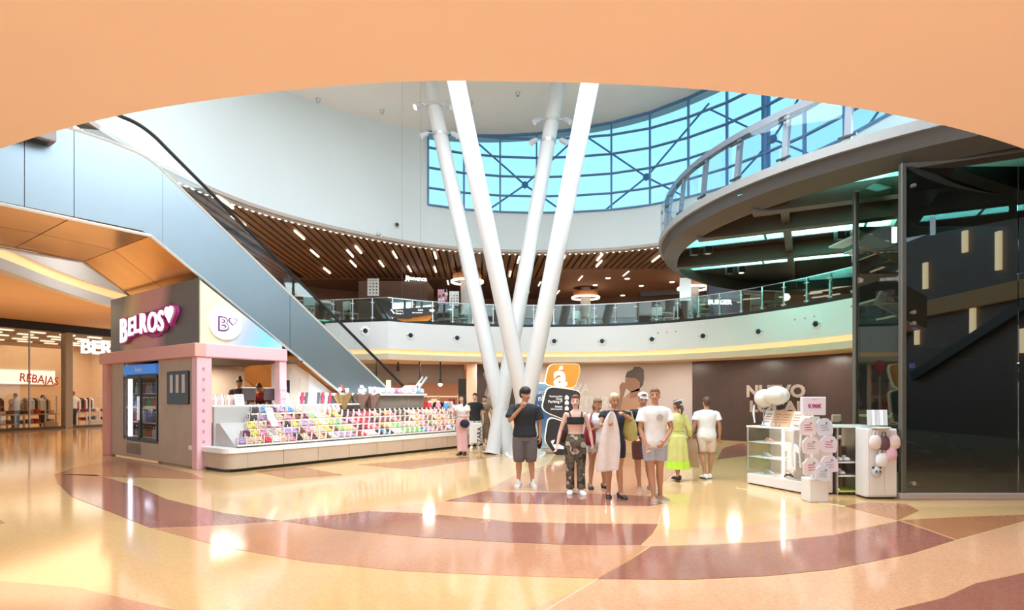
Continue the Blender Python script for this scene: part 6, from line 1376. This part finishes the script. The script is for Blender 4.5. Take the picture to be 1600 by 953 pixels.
h = human('red haired woman in black crop top and camouflage trousers', W2(899, 9.5), 9.5, 0, 1.64, True, skinr, kR=(-.056, -.02, .285), aR=(-.048, .02, .045), kL=(.056, 0, .285), aL=(.056, -.03, .045), eR=(-.150, .01, .63), wR=(-.185, -.03, .49), eL=(.148, .01, .63), wL=(.170, -.03, .48), yaw=-8, pitch=-3)
top(h, cm('black', (.02, .02, .02)), .70, .775, 0, .004, 'crop_top')
for s in (-1, 1): build('top_strap', MB().tube([Vector((s*.055, -.070, .765))*h['H'], Vector((s*.062, -.035, .818))*h['H'], Vector((s*.060, .03, .815))*h['H'], Vector((s*.05, .055, .77))*h['H']], .012, 8), cm('black', (.02, .02, .02)), h['root'])
bottom(h, camo, 1.96, .605, .006, 'camouflage_trousers', 1.12, hem=.044); hair(h, hb_red, 'back'); shoes(h, paper)
build('handbag', MB().ball((-.20, .10, .95), (.07, .08, .12), 12, 8), cm('maroon_bag', (.07, .02, .02)), h['root'], smooth=True); done(h)
# woman with red bag behind
h = human('woman in white tee and pale shorts with red shoulder bag, partly hidden', W2(933, 10.05), 10.05, .2, 1.58, True, skint, eR=(-.13, -.02, .64), wR=(-.09, -.12, .66), eL=(.12, -.03, .63), wL=(.05, -.14, .62), kR=(-.06, 0, .285), aR=(-.075, .01, .045), kL=(.07, 0, .285), aL=(.09, .02, .045), yaw=12, pitch=12)
top(h, cm('white', (.75, .70, .68)), .50, .835, .6, .010, 'tee', 1.7); bottom(h, cm('pale_shorts', (.55, .52, .54)), .45, .60, .008, 'shorts', 1.3, hem=.064); hair(h, hb_fair, 'pony'); shoes(h, black, black, True)
b_ = build('red_bag', MB().loft([[(-.17+.10*c*math.cos(t), -.10+.05*c*math.sin(t), z) for t in [2*PI*i/16 for i in range(16)]] for z, c in ((.76, .7), (.80, 1.05), (.95, 1.1), (1.08, .8), (1.16, .4))]), cm('red', (.30, .02, .04)), h['root'], smooth=True)
build('strap', MB().tube([(-.17, -.1, 1.15), (-.12, -.05, 1.30), (-.02, .03, 1.33)], .012, 6), cm('red', (.3, .02, .04)), b_); done(h)
# woman holding up a white garment
h = human('blonde woman in black holding up a long white garment', W2(959, 9.15), 9.15, .1, 1.67, True, skint, wid=1.06, kR=(-.045, .0, .285), aR=(-.045, .03, .045), kL=(.055, 0, .285), aL=(.062, -.02, .045), eR=(-.145, -.05, .69), wR=(-.10, -.18, .70), thR=(1, 0, .5), eL=(.145, -.06, .74), wL=(.04, -.18, .80), thL=(-1, 0, .5), pitch=14, yaw=4, curl=1.3)
top(h, cm('navy_black', (.022, .022, .035)), .50, .83, .35, .010, 'top', 1.6); bottom(h, cm('navy_black', (.02, .02, .03)), .55, .60, .008, 'shorts', 1.3, hem=.058); hair(h, hb_blond, 'back'); shoes(h, black, black, True)
H = h['H']; done(h)
gx, gy = W2(952, 8.78), 8.78
t = thing('white_garment', 'long white garment held up by the blonde woman in black', 'garment', (gx, gy, .45)); rg = []
for i, (z, xl, xr) in enumerate([(.455, -.20, .13), (.60, -.19, .15), (.85, -.16, .17), (1.1, -.11, .15), (1.25, -.07, .12), (1.34, -.02, .09), (1.38, .02, .06)]):
    n = 22; ring_ = []
    for k in range(n): u = k/(n-1); ring_.append((gx+xl+(xr-xl)*u, gy-.012+.022*math.sin(u*11+z*2)*(1-.4*i/6), z+.03*u*(i == 0)))
    for k in range(n): u = 1-k/(n-1); ring_.append((gx+xl+(xr-xl)*u, gy+.006+.022*math.sin(u*11+z*2)*(1-.4*i/6), z+.03*u*(i == 0)))
    rg.append(ring_)
build('cloth', MB().loft(rg), cm('offwhite', (.72, .62, .58)), t, smooth=True); build('hem_band', MB().loft([[(x, y-.001, z) for x, y, z in rg[0]], [(x, y-.001, z+.03) for x, y, z in rg[0]]], False), cm('offwhite2', (.66, .56, .53)), t, smooth=True)
# yellow tote beside her
t = thing('yellow_tote', 'yellow shoulder tote hanging beside the blonde woman in black', 'bag', (W2(985, 9.3), 9.2, .90)); X = W2(984, 9.2)
build('body', MB().loft([[(X+w_*math.cos(a)+o_, 9.2+.06*math.sin(a), z) for a in [2*PI*i/18 for i in range(18)]] for z, w_, o_ in ((.90, .06, .03), (.93, .10, .02), (1.05, .125, 0), (1.18, .115, -.01), (1.27, .08, -.02))]), cm('mustard', (.52, .42, .13)), t, smooth=True)
build('strap', MB().tube([(X-.09, 9.2, 1.25), (X-.05, 9.22, 1.38), (X+.03, 9.22, 1.36), (X+.05, 9.2, 1.24)], .014, 6), cm('mustard', (.5, .4, .1)), t)
# man with white cap
h = human('man in navy sleeveless top and white cap standing behind the group', W2(1004, 9.72), 9.72, .15, 1.68, False, skint, wid=.98, eR=(-.150, .03, .66), wR=(-.105, -.07, .56), thR=(1, -.5, 0), eL=(.13, .0, .63), wL=(.10, -.09, .54), kR=(-.05, 0, .285), aR=(-.03, .01, .045), kL=(.06, 0, .285), aL=(.10, .03, .045), yaw=-8, pitch=10)
top(h, cm('navy', (.012, .016, .035)), .50, .83, .18, .008, 'sleeveless_top', 1.7); bottom(h, cm('rust_shorts', (.13, .05, .04)), .80, .60, .008, 'shorts', 1.15); hair(h, hb_fair, 'short'); shoes(h, cm('sandal_tan', (.42, .27, .18)), None, True)
hd, RH, H = h['hd'], h['RH'], h['H']; cp = MB().ball(hd((0, .008, .105)), (.051*H, .057*H, .036*H), 18, 10, rot=RH); o = build('cap', cp, white, h['root'], smooth=True)
build('visor', MB().loft([[hd((.036*math.cos(a)*q, -.035-.05*q*math.sin(a), .098-.008*q+k*.003)) for a in [PI*i/12 for i in range(13)] ] for q, k in ((.9, 0), (1.15, 0), (1.15, 1), (.9, 1))], closed=True), white, o, smooth=True); build('emblem', MB().ball(hd((0, -.050, .118)), (.006*H, .003*H, .010*H), 8, 6, rot=RH), black, o); done(h)
# young man in white tee
h = human('young man in white tee and pale grey shorts, hands before him', W2(1023, 8.85), 8.85, .05, 1.745, False, skint, wid=1.0, eR=(-.132, -.01, .635), wR=(-.098, -.07, .49), thR=(1, -.3, 0), eL=(.142, -.02, .64), wL=(.045, -.11, .53), thL=(-.6, -.6, .3), kR=(-.035, -.01, .285), aR=(-.02, -.04, .045), kL=(.045, 0, .285), aL=(.065, .05, .045), yaw=-18, pitch=-4, curl=.8, fL=25)
tee = top(h, cm('white_tee', (.78, .74, .72)), .475, .838, .62, .018, 'tee', 2.0); bottom(h, cm('grey_blue', (.40, .40, .46)), .66, .56, .010, 'shorts', 1.35, hem=.060); hair(h, hb_fair, 'short'); shoes(h, cm('sandal_tan', (.4, .3, .2)), None, True)
build('printed_mark', MB().slab(rounded([(-.05, 0), (.03, -.02), (.06, .06), (.0, .10), (-.05, .06)], .3, 3), Vector((.03, -.158, 1.25)), (1, 0, 0), (0, -.0, 1), .006), cm('print_grey', (.45, .40, .38)), h['root']); done(h)
# woman in yellow green dress, walking away
h = human('woman in sheer yellow green dress walking away, hair in white band', W2(1058, 10.95), 10.95, PI+.2, 1.545, True, skint, kR=(-.045, -.03, .285), aR=(-.05, -.08, .045), kL=(.045, .02, .285), aL=(.04, .10, .075), eR=(-.15, .02, .63), wR=(-.19, -.04, .50), eL=(.13, 0, .64), wL=(.12, -.08, .54), yaw=25)
yel = cm('lime_dress', (.62, .60, .20)); mb = MB(); H = h['H']; torso(mb, H, TORSO_F, .50, .835, .012, (0, 0))
rg = []
for z, r0 in ((.56, .095), (.46, .115), (.36, .125), (.25, .135), (.16, .15)):
    rg.append([((r0*(1+.05*math.sin(9*a)))*H*math.cos(a), .02*H+(r0*.8*(1+.05*math.sin(9*a)))*H*math.sin(a), z*H) for a in [2*PI*i/54 for i in range(54)]])
mb.loft(rg)
for s in (-1, 1): j = h['J'][s]; mb.tube([h['sh'][s], j['e'], j['e'].lerp(j['w'], .6)], [.036*H, .040*H, .036*H], 12)
put('dress', mb, yel, h['root'], .011, 2); build('bright_hem', MB().loft([[(x*1.02, y*1.02, z) for x, y, z in rg[-2]], [(x*1.03, y*1.03, z-.01) for x, y, z in rg[-1]]], False), cm('neon_lime', (.50, .75, .05)), h['root'], smooth=True)
build('waist_seam', MB().tube([(.090*H*math.cos(a), .070*H*math.sin(a), .62*H) for a in [2*PI*i/24 for i in range(25)]], .006, 6), cm('neon', (.55, .6, .15)), h['root'])
hair(h, hb_brown, 'pony'); hd = h['hd']; build('headband', MB().tube([hd((.052*math.cos(a), .012+.058*math.sin(a), .112+.02*math.sin(a))) for a in [2*PI*i/24 for i in range(25)]], .008, 6), white, h['root'], smooth=True); build('hair_tie', MB().tube([hd((-.015, .065, .075)), hd((.015, .065, .075))], .018, 8), white, h['root'])
shoes(h, black, black, True); done(h)
# man in white tee from behind
h = human('man in white tee and cream shorts seen from behind, walking away', W2(1104, 11.25), 11.25, PI, 1.60, False, skint, wid=1.10, kR=(-.058, -.01, .285), aR=(-.045, -.02, .045), kL=(.06, .01, .285), aL=(.035, .05, .05), eR=(-.155, .02, .64), wR=(-.165, -.02, .50), eL=(.155, .02, .64), wL=(.185, -.05, .50))
top(h, cm('white_tee2', (.82, .79, .76)), .485, .838, .55, .014, 'tee', 1.9); bottom(h, cm('cream_shorts', (.68, .54, .44)), .80, .57, .006, 'shorts', 1.2, hem=.050); hair(h, hb_brown, 'short'); shoes(h, paper, black)
A = h['J'][-1]['w']; build('watch', MB().tube([A+Vector((0, 0, .02)), A+Vector((0, 0, .045))], .032, 12), black, h['root']); done(h)
# brown paper bag held between them
bx_, by_ = W2(1078, 11.0), 11.0; t = thing('paper_bag', 'large brown paper shopping bag between the woman in yellow green and man', 'bag', (bx_, by_, .28))
build('bag_body', MB().loft([[(bx_-.19, by_-.07, .27), (bx_+.15, by_-.07, .25), (bx_+.15, by_+.07, .25), (bx_-.19, by_+.07, .27)], [(bx_-.12, by_-.06, .60), (bx_+.13, by_-.06, .60), (bx_+.13, by_+.06, .60), (bx_-.12, by_+.06, .60)], [(bx_-.06, by_-.02, .80), (bx_+.10, by_-.02, .80), (bx_+.10, by_+.02, .80), (bx_-.06, by_+.02, .80)]]), cm('kraft', (.32, .20, .11), .7), t)
build('handle', MB().tube([(bx_-.04, by_-.02, .79), (bx_-.03, by_-.02, .92), (bx_+.05, by_-.02, .93), (bx_+.08, by_-.02, .79)], .01, 6), cm('kraft2', (.25, .15, .08)), t); build('handle', MB().tube([(bx_+.06, by_+.03, .80), (bx_+.12, by_+.03, .88), (bx_+.17, by_+.04, .70), (bx_+.19, by_+.04, .50)], .014, 6), cm('kraft2', (.25, .15, .08)), t)
# background people
h = human('long haired woman in pink trousers and white top, cup in hand', W2(722, 15.7), 15.7, -.2, 1.66, True, skin, vox=.013, eR=(-.13, -.04, .64), wR=(-.09, -.14, .72), thR=(.3, 0, 1), eL=(.12, -.03, .64), wL=(.03, -.14, .63), yaw=-25, kR=(-.035, 0, .285), aR=(-.03, .0, .045), kL=(.035, 0, .285), aL=(.04, .03, .045))
top(h, cm('white', (.75, .7, .68)), .58, .835, .5, .008, 'top'); bottom(h, cm('pink_trousers', (.70, .40, .40)), 1.93, .62, .008, 'trousers', 1.35, hem=.050); hair(h, hb_dark, 'long'); shoes(h, black, black)
c0_ = h['J'][-1]['w']; build('cup', MB().lathe([(.03, c0_.z+.05), (.038, c0_.z+.18)], (c0_.x, c0_.y-.04, 0), 12), white, h['root'], smooth=True); build('black_bag', MB().ball((.12, -.16, .86), (.14, .06, .11), 14, 9), cm('navy', (.012, .016, .035)), h['root'], smooth=True); done(h)
h = human('man in black tee and white trousers behind the long haired woman', W2(742, 17.6), 17.6, .2, 1.70, False, skinr, vox=.014, eR=(-.145, .0, .64), wR=(-.13, -.10, .52), yaw=-20)
top(h, cm('black', (.02, .02, .02)), .50, .835, .6, .012, 'tee', 1.8); bottom(h, cm('white', (.7, .7, .7)), 1.9, .60, .008, 'trousers', 1.3); hair(h, hb_dark, 'short'); shoes(h, paper); done(h)
bx_ = W2(745, 17.2); t = thing('carrier_bag', 'white carrier bag with black sideways letters beside man in white trousers', 'bag', (bx_, 17.2, .2))
build('bag_body', MB().box((bx_-.20, 17.15, .20), (bx_+.16, 17.28, .80), .02), cm('bag_white', (.8, .78, .76)), t); text('lettering', 'ZARA', black, Vector((bx_+.08, 17.145, .45)), (0, 0, 1), (-1, 0, 0), width=.48, depth=.004, parent=t, fat=.02)
build('handle', MB().tube([(bx_-.08, 17.2, .80), (bx_-.06, 17.2, .95), (bx_+.05, 17.2, .95), (bx_+.07, 17.2, .80)], .01, 6), black, t)
h = human('woman in olive brown jumpsuit half behind the left column foot', W2(757, 18.6), 18.6, .1, 1.62, True, skin, vox=.014, eR=(-.13, -.04, .66), wR=(-.05, -.14, .68), yaw=-15)
top(h, cm('olive', (.24, .17, .10)), .55, .83, .2, .008, 'jumpsuit_top'); bottom(h, cm('olive', (.24, .17, .10)), 1.6, .62, .008, 'jumpsuit_legs', 1.4); hair(h, hb_dark, 'back'); shoes(h, black); done(h)
h = human('person in dark clothes seen in the gap between crossing columns', W2(786, 18.2), 18.2, 0, 1.60, False, skin, vox=.016, yaw=0)
top(h, cm('black', (.02, .02, .02)), .50, .83, 1.5, .01, 'jacket', 1.6); bottom(h, cm('black', (.02, .02, .02)), 1.9, .6, .008, 'trousers', 1.2); hair(h, hb_dark, 'short'); shoes(h, black, black); done(h)
h = human('grey haired person in navy top inside the back shop', W2(685, 24.5), 24.5, PI, 1.62, False, skin, vox=.018)
top(h, cm('navy', (.012, .016, .035)), .50, .83, 1.5, .012, 'jacket', 1.6); bottom(h, cm('grey', (.2, .2, .2)), 1.9, .6, .008, 'trousers', 1.2); hair(h, mat('hair_grey', (.5, .42, .35), .7), 'short'); shoes(h, black); done(h)
# kiosk staff
frame(K)
h = human('staff woman with dark hair bun behind the left till screen', 1.72, 1.55, -.5, 1.66, True, skint, vox=.013, z=.42, pitch=25, yaw=25, eR=(-.13, -.05, .66), wR=(-.06, -.17, .64), eL=(.12, -.06, .66), wL=(.07, -.18, .64))
top(h, cm('maroon_uniform', (.05, .02, .025)), .50, .835, .6, .01, 'uniform'); bottom(h, cm('black', (.02, .02, .02)), 1.9, .6, .008, 'trousers', 1.2); hair(h, hb_dark, 'topbun'); shoes(h, black); done(h)
frame(K)
h = human('staff member in black and red uniform bending by the right till screen', 2.32, 1.45, -.9, 1.60, True, skint, vox=.013, z=.36, lean=(0, -.10), pitch=40, eR=(-.13, -.16, .66), wR=(-.05, -.26, .62), eL=(.13, -.16, .66), wL=(.05, -.27, .62))
top(h, cm('red_uniform', (.35, .03, .03)), .70, .835, .6, .012, 'uniform_yoke'); top(h, cm('maroon_uniform', (.05, .02, .025)), .50, .79, .8, .011, 'uniform'); bottom(h, cm('black', (.02, .02, .02)), 1.9, .6, .008, 'trousers', 1.2); hair(h, hb_brown, 'bun'); shoes(h, black); done(h)
frame(SF)
h = human('man in white tee and dark trousers standing inside the store entrance', sx(145), 1.6, PI+.2, 1.86, False, skin, vox=.018, wid=1.1)
top(h, cm('white_tee2', (.8, .78, .75)), .50, .835, .6, .014, 'tee', 1.8); bottom(h, cm('dark_jeans', (.05, .05, .07)), 1.95, .6, .008, 'trousers', 1.3); hair(h, hb_fair, 'short'); shoes(h, black); done(h)
frame(SF)
h = human('shopper in pale tee and dark jeans behind the sale lettering', sx(72), 2.4, PI, 1.75, False, skin, vox=.018, wid=1.1)
top(h, cm('white_tee2', (.8, .78, .75)), .50, .835, .6, .014, 'tee', 1.8); bottom(h, cm('dark_jeans', (.05, .05, .07)), 1.95, .6, .008, 'trousers', 1.3); hair(h, hb_brown, 'short'); shoes(h, black); done(h)
frame(SF)
h = human('shopper in dark clothes by the bronze pillar inside the store', sx(118), 2.6, 0, 1.66, True, skin, vox=.018)
top(h, cm('black', (.02, .02, .02)), .50, .835, .6, .012, 'top', 1.6); bottom(h, cm('dark_jeans', (.05, .05, .07)), 1.95, .6, .008, 'trousers', 1.2); hair(h, hb_dark, 'long'); shoes(h, black); done(h)
frame()
